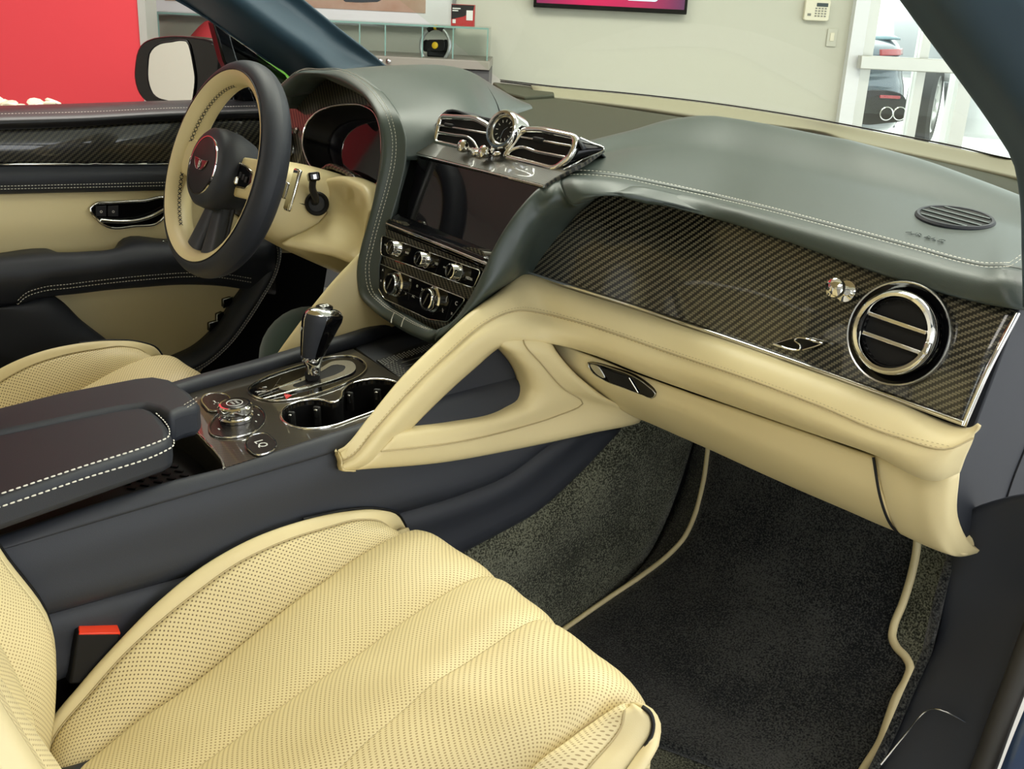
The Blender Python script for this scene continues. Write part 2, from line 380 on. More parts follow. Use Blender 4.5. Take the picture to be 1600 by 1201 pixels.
tag(slab('ground', -7, 14, WB + .15, 30, GZ - .12, GZ - .02, ext_m), kind='structure')
tag(slab('wall_rear', -7, -3.2, -6.1, -6, GZ, CZ, wall_m), kind='structure')
tag(slab('wall_rear', -1.2, 3.0, -6.1, -6, GZ, CZ, wall_m), kind='structure')
tag(slab('wall_left', -7.1, -7, -6, WB + .15, GZ, CZ, wall_m), kind='structure')
w2 = thing('window_2', None, None, RM(-2.2, -6, GZ), kind='structure')
slab('window_pane', -3.2, -1.2, -6.06, -6.05, GZ, CZ, glass, w2)
# red panel wall on the far side of the car
bR = 4.3; aR = qa(222, 100, bR)
rp = slab('wall_left', -6.5, aR, bR, bR + .12, GZ, CZ, red_m); tag(rp, kind='structure')
slab('trim_edge', aR, aR + .03, bR - .005, bR + .125, GZ, CZ, alu, rp)
# glass door with aluminium frame, push bar
dt = thing('door_1', None, None, RM(aD0 + .6, WB, GZ), kind='structure')
white_fr = pbsdf('white_frame_paint', (.85, .87, .9), .5)
e0 = aD0; e1 = qa(1338, 60, WB)
slab('door_jamb', e0, e0 + .07, WB - .06, WB + .15, GZ, CZ, white_fr, dt)
slab('door_stile', e0 + .072, e0 + .13, WB - .03, WB + .05, GZ, GZ + 2.3, alu, dt)
dS = qa(1423, 150, WB)
slab('door_stile', dS, dS + .045, WB - .03, WB + .05, GZ, GZ + 2.3, alu, dt)
slab('top_rail', e0 + .13, dS, WB - .03, WB + .05, GZ + 2.2, GZ + 2.3, alu, dt)
slab('bottom_rail', e0 + .13, dS, WB - .03, WB + .05, GZ, GZ + .18, alu, dt)
zb = QB(1410, 100, WB - .1).z
slab('push_bar', qa(1342, 97, WB - .1), qa(1342, 97, WB - .1) + .92, WB - .13, WB - .07, zb - .032, zb + .032, alu, dt, bevel=.004)
slab('push_bar_bracket', e0 + .12, e0 + .16, WB - .075, WB - .03, zb - .03, zb + .03, alu, dt)
slab('push_bar_bracket', dS + .5, dS + .54, WB - .075, WB - .03, zb - .03, zb + .03, alu, dt)
slab('door_glass', e0 + .13, dS, WB + .005, WB + .013, GZ + .18, GZ + 2.2, glass, dt)
wt = thing('window_1', None, None, RM(aD0 + 2.0, WB, GZ), kind='structure')
dM = qa(1487, 170, WB)
slab('side_glass', dS + .05, dM, WB + .02, WB + .024, GZ + .12, GZ + 2.3, glass, wt)
slab('window_mullion', dM, dM + .075, WB - .03, WB + .1, GZ, CZ, alu, wt)
slab('window_sill', dM + .075, e0 + 4.5, WB - .03, WB + .1, GZ, GZ + .12, alu, wt)
slab('window_pane', dM + .075, e0 + 4.5, WB + .02, WB + .03, GZ + .12, CZ, glass, wt)
slab('window_head', e0 + .10, dM, WB - .03, WB + .1, GZ + 2.32, GZ + 2.42, alu, wt)
# television
tvp = QB(950, 17, WB - .05); ztv = tvp.z
t = thing('television', 'wall-mounted black flat television showing a magenta picture', 'television', RM(qa(952, 17, WB), WB, ztv))
a0, a1 = qa(833, 17, WB - .05), qa(1073, 17, WB - .05)
slab('screen_housing', a0, a1, WB - .06, WB - .001, ztv, ztv + .50, gloss, t, bevel=.004)
tvm = pbsdf('magenta_screen', (.02, .0, .01), .3); nt = tvm.node_tree; b_ = nt.nodes['Principled BSDF']
tcn = nd(tvm, 'ShaderNodeTexCoord'); sx_ = nd(tvm, 'ShaderNodeSeparateXYZ'); lk(tvm, tcn.outputs['Generated'], sx_.inputs[0]); rp_ = nd(tvm, 'ShaderNodeValToRGB')
for i_, (p_, c_) in enumerate(((0, (.25, .02, .10)), (.35, (.75, .005, .10)), (.7, (.55, .01, .09)), (1, (.10, .02, .09)))):
    e_ = rp_.color_ramp.elements[i_] if i_ < 2 else rp_.color_ramp.elements.new(p_)
    e_.position = p_; e_.color = (*c_, 1)
lk(tvm, sx_.outputs[0], rp_.inputs[0]); lk(tvm, rp_.outputs[0], b_.inputs['Emission Color']); b_.inputs['Emission Strength'].default_value = .9
slab('picture', a0 + .015, a1 - .015, WB - .064, WB - .058, ztv + .022, ztv + .485, tvm, t)
sc_w = pbsdf('screen_caption', (.3, .5, .6), .4, emit=(.6, .85, .95), es=.9)
ca = qa(1003, 0, WB - .06); cz = QB(1003, -1, WB - .06).z
prism('caption_bubble', rr(.16, .05, .018), RM(ca, WB - .0655, cz + .017), R0, ZU, .003, sc_w, t)
# keypad and light switch on the wall
kp = pbsdf('ivory_plastic', (.80, .76, .60), .5); kd = pbsdf('keypad_dark', (.03, .05, .05), .4)
p = QB(1277, 16, WB - .03); ka = qa(1277, 16, WB - .03)
t = thing('alarm_keypad', 'ivory alarm keypad with small screen beside the glass door', 'keypad', RM(ka, WB, p.z - .05))
prism('housing', rr(.125, .10, .012), RM(ka, WB - .032, p.z), R0, ZU, .031, kp, t, .004)
prism('display', rr(.056, .017, .002), RM(ka + .022, WB - .0335, p.z + .026), R0, ZU, .003, kd, t)
kg = pbsdf('keypad_button', (.22, .22, .19), .5)
for r_ in range(4):
    for c_ in range(4): prism('button', rr(.009, .006, .001, 2), RM(ka - .006 + c_ * .0155, WB - .0345, p.z + .009 - r_ * .012), R0, ZU, .003, kg, t)
prism('logo_plate', rr(.018, .012, .001, 2), RM(ka - .038, WB - .0335, p.z - .022), R0, ZU, .003, kg, t)
p = QB(1300, 59, WB - .01); sa = qa(1300, 59, WB - .01)
t = thing('light_switch', 'white light switch plate below the ivory keypad', 'switch', RM(sa, WB, p.z - .05))
prism('switch_plate', rr(.05, .085, .004), RM(sa, WB - .009, p.z), R0, ZU, .008, wall_m, t, .002)
prism('rocker', rr(.02, .04, .002), RM(sa, WB - .012, p.z + .004), R0, ZU, .005, kp, t, .001)
# big framed picture
bP = WB - .03
t = thing('framed_picture', 'large white-matted photograph of a car on a dirt road', 'picture', RM(qa(580, 38, bP), WB, QB(580, 38, bP).z))
zf = QB(600, 37, bP).z; f1 = qa(708, 20, bP); f0 = qa(222, 20, bP)
fr_m = pbsdf('grey_frame', (.25, .26, .25), .4); ma_m = pbsdf('white_mat_board', (.80, .82, .82), .7)
slab('mat_board', f0, f1, bP, bP + .025, zf, zf + 1.05, ma_m, t)
for n_, x0, x1, y0, y1 in (('frame_rail', f0, f1, zf - .012, zf + .006), ('frame_rail', f0, f1, zf + 1.04, zf + 1.06), ('frame_stile', f0 - .012, f0 + .004, zf - .012, zf + 1.06), ('frame_stile', f1 - .004, f1 + .012, zf - .012, zf + 1.06)):
    slab(n_, x0, x1, bP - .012, bP + .029, y0, y1, fr_m, t)
zs = QB(600, 17.5, bP).z
road = pbsdf('printed_dirt_road', (.45, .30, .22), .6); noise_color(road, 5, (.42, .25, .17), (.52, .38, .29))
gr_p = pbsdf('printed_scrub', (.09, .10, .05), .6); noise_color(gr_p, 9, (.05, .06, .03), (.2, .17, .08))
pf1 = qa(665, 10, bP)
slab('photo_print', f0 + .12, pf1, bP - .003, bP + .002, zs, zs + .85, road, t)
slab('printed_hedge', f0 + .121, f0 + .95, bP - .004, bP - .0025, zs + .05, zs + .8, gr_p, t)
ring = [RM(qa(u, 5, bP) + 0, bP - .004, QB(u, v, bP).z) for u, v in ((530, -6), (540, 3), (565, 4), (590, 3), (604, -4), (610, -30), (530, -30))]
prism3('printed_car', ring, -HF, .0015, gloss, t)
# glass display case on a counter
bC = WB - .42
zc1 = QB(650, 41, bC).z; zc0 = QB(620, 88, bC).z
c0, c1 = qa(225, 60, bC), qa(763, 60, bC)
cnt_m = pbsdf('grey_counter', (.30, .28, .24), .5); cnt_d = pbsdf('dark_grey_cabinet', (.09, .09, .09), .5)
t = thing('display_counter', 'long grey display counter carrying a glass case', 'counter', RM((c0 + c1) / 2, bC + .2, GZ))
slab('counter_body', c0, c1 + .01, bC - .03, WB - .002, GZ, zc0 - .045, cnt_d, t)
slab('counter_top', c0 - .01, c1 + .012, bC - .05, WB - .002, zc0 - .04, zc0, cnt_m, t, bevel=.003)
slab('red_front_panel', c0, qa(708, 110, bC), bC - .045, bC - .031, zc0 - .35, zc0 - .055, red_m, t)
for k in range(2): lathe('cabinet_knob', [(.008, 0), (.012, .006), (.006, .012), (0, .013)], RM(qa(594 + 13 * k, 98, bC - .05), bC - .05, zc0 - .02), -HF, satin, t, 10)
t = thing('glass_display_case', 'low green-edged glass display case on the grey counter', 'display case', RM((c0 + c1) / 2, bC, zc0))
edge_m = pbsdf('green_glass_edge', (.22, .38, .34), .2)
slab('front_glass', c0, c1, bC, bC + .006, zc0 + .001, zc1, glass_green, t)
slab('top_glass', c0, c1, bC, WB - .06, zc1, zc1 + .007, glass_green, t)
slab('end_glass', c1 - .006, c1, bC + .006, WB - .06, zc0 + .001, zc1, glass_green, t)
slab('top_edge', c0, c1, bC - .003, bC, zc1, zc1 + .008, edge_m, t)
for u in (249, 562, 602, 660, 708, 762): a_ = qa(u, 60, bC); slab('joint_edge', a_ - .003, a_ + .003, bC - .002, bC + .001, zc0 + .001, zc1, edge_m, t)
# racing wheel in the case
bW = bC + .1; wc = QB(680, 71, bW); an = (-HF * .9 + R0 * -.35 + ZU * .15).normalized()
t = thing('racing_wheel', 'small silver and black racing wheel with yellow emblem in the glass case', 'steering wheel', RM(qa(680, 90, bW), bW, zc0))
wx, wy, wn = basis(an, R0); silver = pbsdf('silver_paint', (.45, .46, .47), .3, .5); yel = pbsdf('yellow_paint', (.85, .55, .02), .4)
wr = .083
rim_p = [wc + wx * wr * .92 * math.cos(a) + wy * wr * math.sin(a) for a in [2 * PI * i / 32 for i in range(32)]]
tube('rim', rim_p, .009, silver, t, True)
tube('rim_top_grip', [wc + wx * wr * .92 * math.cos(a) + wy * wr * math.sin(a) for a in [PI * (.32 + .36 * i / 8) for i in range(9)]], .011, black, t)
tube('rim_marker', [wc + wx * wr * .92 * math.cos(a) + wy * wr * math.sin(a) for a in [PI * (.47 + .06 * i / 3) for i in range(4)]], .0118, yel, t)
prism('hub_plate', [(x * .9, y) for x, y in rr(.115, .055, .02)], wc, wx, wy, .025, black, t, .004)
lathe('hub_emblem', [(.016, 0), (.016, .004), (.012, .006), (0, .006)], wc + wn * .001, wn, yel, t, 16)
for s in (-1, 1): prism('grip_pod', rr(.03, .055, .012), wc + wx * s * .052 - wn * .002, wx, wy, .02, gloss, t, .004)
prism('lower_tag', rr(.04, .014, .005), wc - wy * .066 + wn * .009, wx, wy, .006, yel, t)
box('stand', RM(qa(683, 88, bW), bW + .03, zc0 + .018), R0, HF, ZU, .10, .05, .034, black, t, .006)
# small red and black product box on top of the case
bB = bC + .12; ba0, ba1 = qa(705, 25, bB), qa(741, 25, bB); bz0 = zc1 + .008; bz1 = QB(722, 7, bB).z
t = thing('product_box', 'small red and black cardboard box standing on the glass case', 'box', RM((ba0 + ba1) / 2, bB, bz0))
redb = pbsdf('red_card', (.45, .02, .02), .45); wc_ = pbsdf('white_card', (.8, .8, .78), .5)
slab('carton', ba0, ba1, bB, bB + .09, bz0, bz1, redb, t)
hh = bz1 - bz0; ww = ba1 - ba0
prism3('black_label', [RM(ba0 + ww * x, bB - .001, bz0 + hh * y) for x, y in ((.01, .98), (.99, .98), (.95, .75), (.55, .45), (.01, .30))], -HF, .0006, black, t)
slab('white_device_print', ba0 + ww * .66, ba0 + ww * .94, bB - .0026, bB - .0016, bz0 + hh * .28, bz0 + hh * .74, wc_, t)
slab('print_line', ba0 + ww * .05, ba0 + ww * .4, bB - .0026, bB - .0016, bz0 + hh * .78, bz0 + hh * .83, wc_, t)
slab('print_line', ba0 + ww * .05, ba0 + ww * .3, bB - .0026, bB - .0016, bz0 + hh * .68, bz0 + hh * .73, wc_, t)
slab('print_mark', ba0 + ww * .06, ba0 + ww * .2, bB - .0026, bB - .0016, bz0 + hh * .12, bz0 + hh * .3, wc_, t)
# red cloth-like cone and other item in the case, seen past the mirror
o = lathe('red_ornament', [(.11, 0), (.10, .03), (.05, .085), (.02, .11), (0, .115)], RM(qa(326, 60, bC + .1), bC + .12, zc0 + .001), ZU, red_m, None, 20, RM(qa(326, 60, bC + .1), bC + .12, zc0 + .001))
tag(o, 'rounded red ornament in the glass case, just above the door mirror', 'ornament')
# white flowers at the far left
fl = pbsdf('white_petal', (.82, .78, .62), .6); fg = pbsdf('leaf_green', (.08, .16, .04), .6); pot = pbsdf('grey_pot', (.3, .3, .3), .6)
bF = 3.6; fa = qa(28, 170, bF); fz = QB(28, 172, bF).z
t = thing('flower_bouquet', 'bunch of creamy white flowers just above the door sill', 'flowers', RM(fa, bF, GZ))
lathe('vase', [(.10, 0), (.13, .4), (.11, fz - GZ - .22), (.13, fz - GZ - .18), (.12, fz - GZ - .18)], RM(fa, bF, GZ), ZU, pot, t, 20)
lathe('foliage', [(.05, 0), (.12, .06), (.14, .12), (.09, .16), (0, .17)], RM(fa, bF, fz - .19), ZU, fg, t, 14)
rnd = random.Random(3)
for k in range(60):
    q = RM(fa + rnd.uniform(-.15, .10), bF + rnd.uniform(-.1, .1), fz + rnd.uniform(-.04, .015)); d_ = V((rnd.uniform(-.5, .5), rnd.uniform(-.5, .5), 1)).normalized()
    lathe('flower', [(.004, -.012), (.020, -.002), (.030, .008), (.024, .016), (.012, .014), (0, .018)], q, d_, fl, t, 8)

# ------------------------------------------------------------------ cars outside the glass door
paint_b = pbsdf('blue_grey_car_paint', (.05, .075, .10), .18, .3, coat=1); tail = pbsdf('red_tail_lamp', (.35, .01, .02), .15, coat=1); glass_d = pbsdf('dark_car_glass', (.10, .2, .24), .05, spec=.8)
bX = 8.0
def q(u, v, b=bX): return QB(u, v, b)
cl, crr = qa(1300, 120, bX), qa(1478, 120, bX)
t = thing('parked_coupe', 'blue-grey coupe with twin tailpipes parked outside the glass door', 'car', RM(cl, bX + .6, GZ))
def uprow(v, db): return [QB(u, v, bX) + HF * db for u in (1180, 1260, 1340, 1410, 1450, 1478)]
gr = []
for v, db in ((212, .28), (190, .10), (160, .02), (142, .0), (120, .04), (92, .02), (78, .06), (66, .18), (52, .5)):
    r_ = []
    for k_, u in enumerate((1150, 1200, 1280, 1340, 1385, 1412, 1428, 1436)):
        r_.append(QB(u, v, bX) + HF * (db + (0, 0, 0, .0, .03, .09, .22, .55)[k_]))
    gr.append(r_)
patch('tail_body', gr, 40, 36, paint_b, t, .02)
# sides and roof
gr = [[QB(u, 62, bX) + HF * (.25 + s) + R0 * 0 for u in (1150, 1250, 1350, 1400, 1425)] for s in (0,)]
gr.append([QB(u, 40, bX) + HF * .8 for u in (1150, 1250, 1350, 1395, 1415)]); gr.append([QB(u, 22, bX) + HF * 1.3 for u in (1150, 1250, 1345, 1385, 1400)])
patch('rear_window', gr, 20, 12, glass_d, t, .01)
gr = [[QB(u, 22, bX) + HF * 1.3 for u in (1150, 1250, 1345, 1400, 1420)], [QB(u, 14, bX) + HF * 1.8 for u in (1150, 1250, 1345, 1400, 1420)], [QB(u, 18, bX) + HF * 2.6 for u in (1150, 1250, 1345, 1400, 1420)]]
patch('roof_panel', gr, 20, 12, paint_b, t, .02)
gr = [[QB(1436, v, bX) + HF * .55 for v in (212, 160, 120, 90, 66)], [QB(1437, v, bX) + HF * 1.6 for v in (212, 160, 120, 92, 60)], [QB(1437, v, bX) + HF * 3.4 for v in (212, 160, 120, 94, 70)]]
patch('side_panel', gr, 16, 12, paint_b, t, .02, toward=RM(8, 6, 1))
patch('tail_lamp', [[QB(u, v, bX) + HF * (d_ - .012) for u, d_ in ((1376, .02), (1394, .045), (1410, .085), (1424, .19))] for v in (77, 82, 87)], 14, 6, tail, t, .012)
patch('tail_lamp', [[QB(u, v, bX) + HF * (d_ - .012) for u, d_ in ((1210, .0), (1230, .0), (1250, .0), (1262, .0))] for v in (77, 82, 87)], 14, 6, tail, t, .012)
ring = cr([QB(u, v, bX) - HF * .012 for u, v in ((1345, 146), (1380, 141), (1412, 150), (1416, 185), (1385, 192), (1340, 190))], 30, True)
prism3('diffuser', ring, -HF, .05, black, t, .006)
prism('rear_reflector', rr(.15, .022, .005), QB(1389, 151, bX) - HF * .03, R0, ZU, .03, tail, t, .002)
for u in (1380.5, 1401):
    lathe('tailpipe', [(.040, -.15), (.048, 0), (.050, .01), (.043, .012), (.040, -.02), (.039, -.15)], QB(u, 176, bX) - HF * .06, -HF, chrome, t, 22)
# white car with large spoked wheel
paint_w = pbsdf('white_car_paint', (.85, .86, .88), .2, coat=1)
bY = 9.3; t = thing('parked_white_car', 'white car with a large silver spoked wheel seen through the door glass', 'car', QB(1520, 235, bY))
gr = [[QB(u, v, bY) + HF * d_ for u, d_ in ((1446, 1.0), (1470, .5), (1500, .1), (1640, -.3), (1800, -.6))] for v in (20, 60, 100, 130)]
patch('front_wing', gr, 20, 12, paint_w, t, .03)
gr = [[QB(u, v, bY) + HF * d_ for u, d_ in ((1492, .25), (1520, .0), (1640, -.3), (1800, -.6))] for v in (130, 170, 215)]
patch('door_panel', gr, 20, 12, paint_w, t, .03)
wax = (R0 * .9 - HF * .44).normalized()
wc2 = QB(1462, 163, bY) - wax * .1
lathe('tyre', [(.235, -.1), (.30, -.11), (.335, -.08), (.335, .08), (.30, .11), (.235, .1), (.235, -.1)], wc2, wax, rubber, t, 36)
lathe('wheel_rim', [(.235, .10), (.225, .105), (.205, .08), (.20, -.05), (.20, -.1), (.235, -.1)], wc2, wax, satin, t, 36)
x_, y_, n_ = basis(wax, ZU)
for k in range(7):
    a = 2 * PI * k / 7; d_ = x_ * math.cos(a) + y_ * math.sin(a); e_ = x_ * -math.sin(a) + y_ * math.cos(a)
    box('wheel_spoke', wc2 + d_ * .125 + n_ * .07, d_, e_, n_, .20, .034, .03, satin, t, .006)
lathe('wheel_cap', [(.05, .03), (.05, .09), (.035, .10), (0, .10)], wc2, wax, satin, t, 16)
# green car beyond the quarter window
grn = pbsdf('green_car_paint', (.12, .50, .03), .25, coat=1); bG = 4.6
t = thing('green_sports_car', 'bright green car body glimpsed through the small quarter window', 'car', RM(qa(400, 100, bG), bG, GZ))
gr = [[QB(u, v - 0, bG) + HF * db for u, v in pts] for db, pts in ((-.5, ((350, 122), (372, 112), (400, 112), (450, 120), (520, 130))), (-.2, ((350, 95), (372, 81), (395, 88), (450, 104), (520, 124))), (.3, ((350, 98), (372, 84), (395, 90), (450, 106), (520, 126))))]
patch('roof_panel', gr, 20, 10, grn, t, .02)
gr = [[QB(u, v, bG) - HF * .5 for u, v in ((350, 122), (372, 112), (400, 112), (450, 120), (520, 130))], [QB(u, 230, bG) - HF * .7 for u in (350, 372, 400, 450, 520)], [RM(qa(u, 230, bG), bG - .7, GZ + .1) for u in (350, 372, 400, 450, 520)]]
patch('body_panel', gr, 20, 10, grn, t, .02)
# ------------------------------------------------------------------ car shell
body_blue = pbsdf('blue_body_paint', (.045, .085, .19), .25, .4, coat=1)
seal_m = pbsdf('door_seal_rubber', (.035, .032, .028), .6)
FP = [(-1.6, 0), (-.1, 0), (0, .01), (.06, .04), (.16, .09), (.21, .14), (.235, .2), (.25, .28), (.262, .36), (.275, .5)]
def fz_(y):
    for (a, b), (c, d) in zip(FP, FP[1:]):
        if y <= c: return b + (d - b) * max(0, (y - a) / (c - a))
    return FP[-1][1]
def PF(u, v, dz=0.0):                              # image direction met with the cabin floor and toe board
    r = ray(u, v); lo, hi = .5, 4.0
    for _ in range(46):
        m = (lo + hi) / 2; p = CAM + r * m
        if p.z > fz_(p.y) + dz and p.y < .30: lo = m
        else: hi = m
    return CAM + r * lo
ys = [-1.5, -.8, -.4, -.1, -.04, 0, .03, .06, .11, .16, .19, .21, .225, .235, .243, .25, .262, .275]
def floor_grid(x0, x1): return [[V((x0 + (x1 - x0) * i / 6, y, fz_(y))) for i in range(7)] for y in ys]
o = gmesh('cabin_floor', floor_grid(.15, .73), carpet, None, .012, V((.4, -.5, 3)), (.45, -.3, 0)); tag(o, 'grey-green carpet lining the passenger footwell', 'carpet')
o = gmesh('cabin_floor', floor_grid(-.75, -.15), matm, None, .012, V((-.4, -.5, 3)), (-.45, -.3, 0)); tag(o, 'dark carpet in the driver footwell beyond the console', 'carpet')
# tunnel side carpet
top = [P(u, v, X=.176) for u, v in ((560, 960), (727, 862), (836, 801), (895, 749), (955, 686), (1010, 640))] + [V((.18, .27, .42))]
bot = [V((.171, p.y, fz_(p.y) - .005)) for p in top]
mid = [(a + b) / 2 + V((.004, 0, 0)) for a, b in zip(top, bot)]
top2 = [p + V((-.012, 0, .012)) for p in top]
o = patch('tunnel_carpet', [top2, top, mid, bot], 30, 14, carpet, None, .01, base=(.18, 0, 0)); tag(o, 'grey-green carpet on the side of the transmission tunnel', 'carpet')
# right footwell side carpet (dark)
a = [P(u, v, X=.705) for u, v in ((1500, 850), (1474, 934), (1460, 1004), (1425, 1085), (1390, 1165), (1360, 1225))]
b = [V((.69, p.y + .02, fz_(p.y) - .005)) for p in a]
o = patch('side_carpet', [a, [(x + y) / 2 for x, y in zip(a, b)], b], 20, 8, matm, None, .01, base=(.69, .1, 0)); tag(o, 'black carpet strip between floor mat and door sill', 'carpet')
# floor mat
L_ = [(780, 1062), (820, 1028), (885, 980), (955, 931), (1007, 896), (1046, 865), (1068, 841), (1085, 806), (1098, 757), (1106, 701), (1109, 660)]
R_ = [(1310, 1262), (1330, 1232), (1352, 1197), (1376, 1158), (1387, 1127), (1401, 1088), (1417, 1060), (1422, 1042), (1415, 1026), (1401, 1011), (1394, 995), (1396, 980), (1411, 941), (1426, 890), (1433, 850), (1430, 790)]
t = thing('floor_mat', 'black deep-pile floor mat with cream leather piping', 'floor mat', (.4, 0, .0))
lp = cr([(u, v, 0) for u, v in L_], 44); rp = cr([(u, v, 0) for u, v in R_], 44); G = []
for a, b in zip(lp, rp): G.append([PF(*(a.lerp(b, i / 24)).xy, dz=.014) for i in range(25)])
gmesh('pile', G, matm, t, .012, V((.4, -.6, 2)))
tube('piping', cr([PF(u, v, .017) for u, v in L_], 80), .0042, cream, t)
tube('piping', cr([PF(u, v, .017) for u, v in R_], 90), .0058, cream, t)
# sill trim and kick panel, seal, body paint
inn = [P(u, v, X=.70) for u, v in ((1492, 820), (1485, 873), (1474, 934), (1460, 1004), (1425, 1085), (1390, 1165), (1362, 1220))]
out = [P(u, v, X=.80) for u, v in ((1640, 770), (1632, 860), (1622, 930), (1600, 994), (1572, 1070), (1541, 1158), (1515, 1225))]
t = thing('sill_trim', 'navy door sill and kick panel trim at the right edge', 'trim', (.75, 0, 0))
mid = [(a + b) / 2 + V((.0, 0, .012)) for a, b in zip(inn, out)]
patch('trim_panel', [[p + V((0, .01, -.02)) for p in inn], inn, mid, out], 40, 16, navy, t, .006)
sl = [P(u, v, X=.73) for u, v in ((1376, 1204), (1412, 1160), (1446, 1121))] + [P(1462, 1117, X=.745), P(1541, 1156, X=.79)]
tube('panel_joint', [p + V((0, -.003, .010)) for p in cr(sl, 30)], .0011, satin, t)
o = sweep('door_seal', cr([P(u, v, X=.815) for u, v in ((1660, 860), (1625, 960), (1596, 1040), (1562, 1130), (1535, 1205), (1505, 1280))], 40), circ(.013, 12), seal_m, None, base=(.82, 0, 0)); tag(o, 'black rubber door seal along the sill', 'seal')
a = [P(u, v, X=.835) for u, v in ((1690, 900), (1650, 990), (1612, 1080), (1575, 1170), (1545, 1250))]
o = patch('door_sill', [a, [p + V((.03, 0, -.02)) for p in a], [p + V((.07, 0, -.12)) for p in a], [p + V((.07, 0, -.3)) for p in a]], 20, 10, body_blue, None, .01, base=(.86, 0, -.2)); tag(o, 'glossy blue painted door sill at the lower right corner', 'sill')
# pillars
t = thing('windscreen_pillar', 'dark windscreen pillar beside the glass door, near the viewer', 'pillar', (.75, .1, .75))
e_in = [P(1405, 0, X=.70), P(1455, 68, X=.715), P(1510, 142, X=.73), P(1556, 208, X=.742), P(1582, 252, X=.75), P(1592, 300, X=.752), P(1596, 400, X=.754), P(1598, 480, X=.755)]
e_in = [V((.600, -.41, 1.185)), e_in[0] + (e_in[0] - e_in[1]) * 1.4] + e_in
mid = [p + V((.045, -.035, .012)) for p in e_in]; outp = [p + V((.10, -.01, .02)) for p in e_in]
patch('pillar_trim', [[p + V((.01, .05, .01)) for p in e_in], e_in, [p + V((.015, -.016, .006)) for p in e_in], mid, outp], 40, 20, suede, t, .004)
t = thing('windscreen_pillar', 'slanting blue-lit windscreen pillar behind the steering wheel', 'pillar', (-.75, .0, .75))
e_i = [P(u, v, X=x) for u, v, x in ((590, 111, -.70), (583, 105, -.70), (505, 45, -.665), (448, 0, -.64), (330, -95, -.585))] + [V((-.575, -.40, 1.19))]
e_m = [P(u, v, X=x) for u, v, x in ((520, 118, -.660), (505, 108, -.660), (440, 57, -.625), (375, 8, -.595), (270, -72, -.545))] + [V((-.545, -.48, 1.18))]
e_o = [P(u, v, X=x) for u, v, x in ((456, 124, -.77), (449, 117, -.77), (390, 74, -.745), (290, 5, -.705), (190, -60, -.66))] + [V((-.66, -.50, 1.16))]
patch('pillar_trim', [[p + V((.0, .05, -.01)) for p in e_i], e_i, e_m, e_o, [p + V((-.01, .04, -.02)) for p in e_o]], 30, 20, suede, t, .004)
# quarter-window frame
ring = [P(u, v, X=-.80) for u, v in ((333, 33), (360, 54), (371, 90), (404, 168), (386, 170), (349, 95))]
prism3('quarter_window_post', ring, (1, 0, 0), .03, gloss, t, .004)
ring = [P(u, v, X=-.79) for u, v in ((362, 55), (450, 118), (462, 140), (452, 168), (404, 168), (371, 92))]
prism3('quarter_glass', [p + V((-.012, 0, 0)) for p in ring], (1, 0, 0), .004, glass_mat('tinted_quarter_glass', (.12, .12, .12), .6), t)
# windscreen
wb = [P(u, v, Z=.752) for u, v in ((800, 128), (866, 136), (980, 146.5), (1100, 160), (1190, 173), (1280, 188), (1400, 211), (1500, 231), (1582, 250))]
wb = [wb[0] + (wb[0] - wb[1]) * .25] + wb + [V((.62, .60, .75)), V((.72, .52, .755))]
wt_ = [V((x, -.36 - .10 * (x / .6) ** 2, 1.20 - .03 * (x / .6) ** 2)) for x in (-.62, -.5, -.36, -.2, -.05, .1, .22, .34, .44, .52, .58, .62)]
mid = [a.lerp(b, .5) + V((0, .04, .03)) for a, b in zip(wb, wt_)]
t = thing('windscreen', 'clear windscreen glass above the dashboard', 'windscreen', (0, .6, .75))
patch('pane', [wb, mid, wt_], 40, 20, glass_mat('windscreen_glass', (.91, .97, .90), .35), t, 0)
frit = bpy.data.materials.new('black_dot_frit'); frit.use_nodes = True
b_ = frit.node_tree.nodes['Principled BSDF']; b_.inputs['Base Color'].default_value = (.05, .05, .05, 1); b_.inputs['Roughness'].default_value = .5
lo = cr(wb, 60); hi = cr([a.lerp(b, .011) for a, b in zip(wb, mid)], 60)
gmesh('frit_band', [[p + V((0, -.003, .0)) for p in lo], [p + V((0, -.003, .0)) for p in hi]], frit, t, .001)
tube('lower_seal', [p + V((0, -.004, -.002)) for p in lo], .0016, black, t)
# roof
roof_g = [[V((x, y, 1.235 - .05 * (x / .6) ** 2 - .05 * ((y + 1.2) / 1.2) ** 2)) for x in (-.64, -.4, -.15, .15, .4, .57)] for y in (-.34, -.7, -1.2, -1.7, -2.4)]
o = gmesh('roof_lining', grid_of(roof_g, 20, 20), cream, None, .03, V((0, -1, 0)), (0, -1.2, 1.2)); tag(o, 'cream roof lining above the cabin', 'headliner')
# driver-side body behind the front door: pillars and rear door around the side window
t = thing('rear_side_body', 'dark rear door and pillars on the driver side of the cabin', 'car body', (-.8, -1.5, .05))
prism3('rear_door', [V((-.78, y, z)) for y, z in ((-1.52, .05), (-1.52, .72), (-2.3, .74), (-2.3, .05))], (1, 0, 0), .09, navy, t, .01)
for a_, b_ in ((-.80, -.92), (-1.80, -2.0)):
    prism3('side_pillar', [V((-.80, a_, .72)), V((-.80, b_, .73)), V((-.66, b_ - .06, 1.19)), V((-.66, a_ - .06, 1.19))], (1, 0, .3), .04, suede, t, .008)
# ------------------------------------------------------------------ dashboard
def sst(t): t = min(max(t, 0), 1); return t * t * (3 - 2 * t)
def yb(u): return -.085 * sst((1090 - u) / 270)    # the fascia comes forward to the centre stack
def yb2(u): return -.14 * sst((1130 - u) / 260)
D = thing('dashboard', 'navy and cream leather dashboard with a carbon fibre fascia', 'dashboard', (.1, .1, .4))
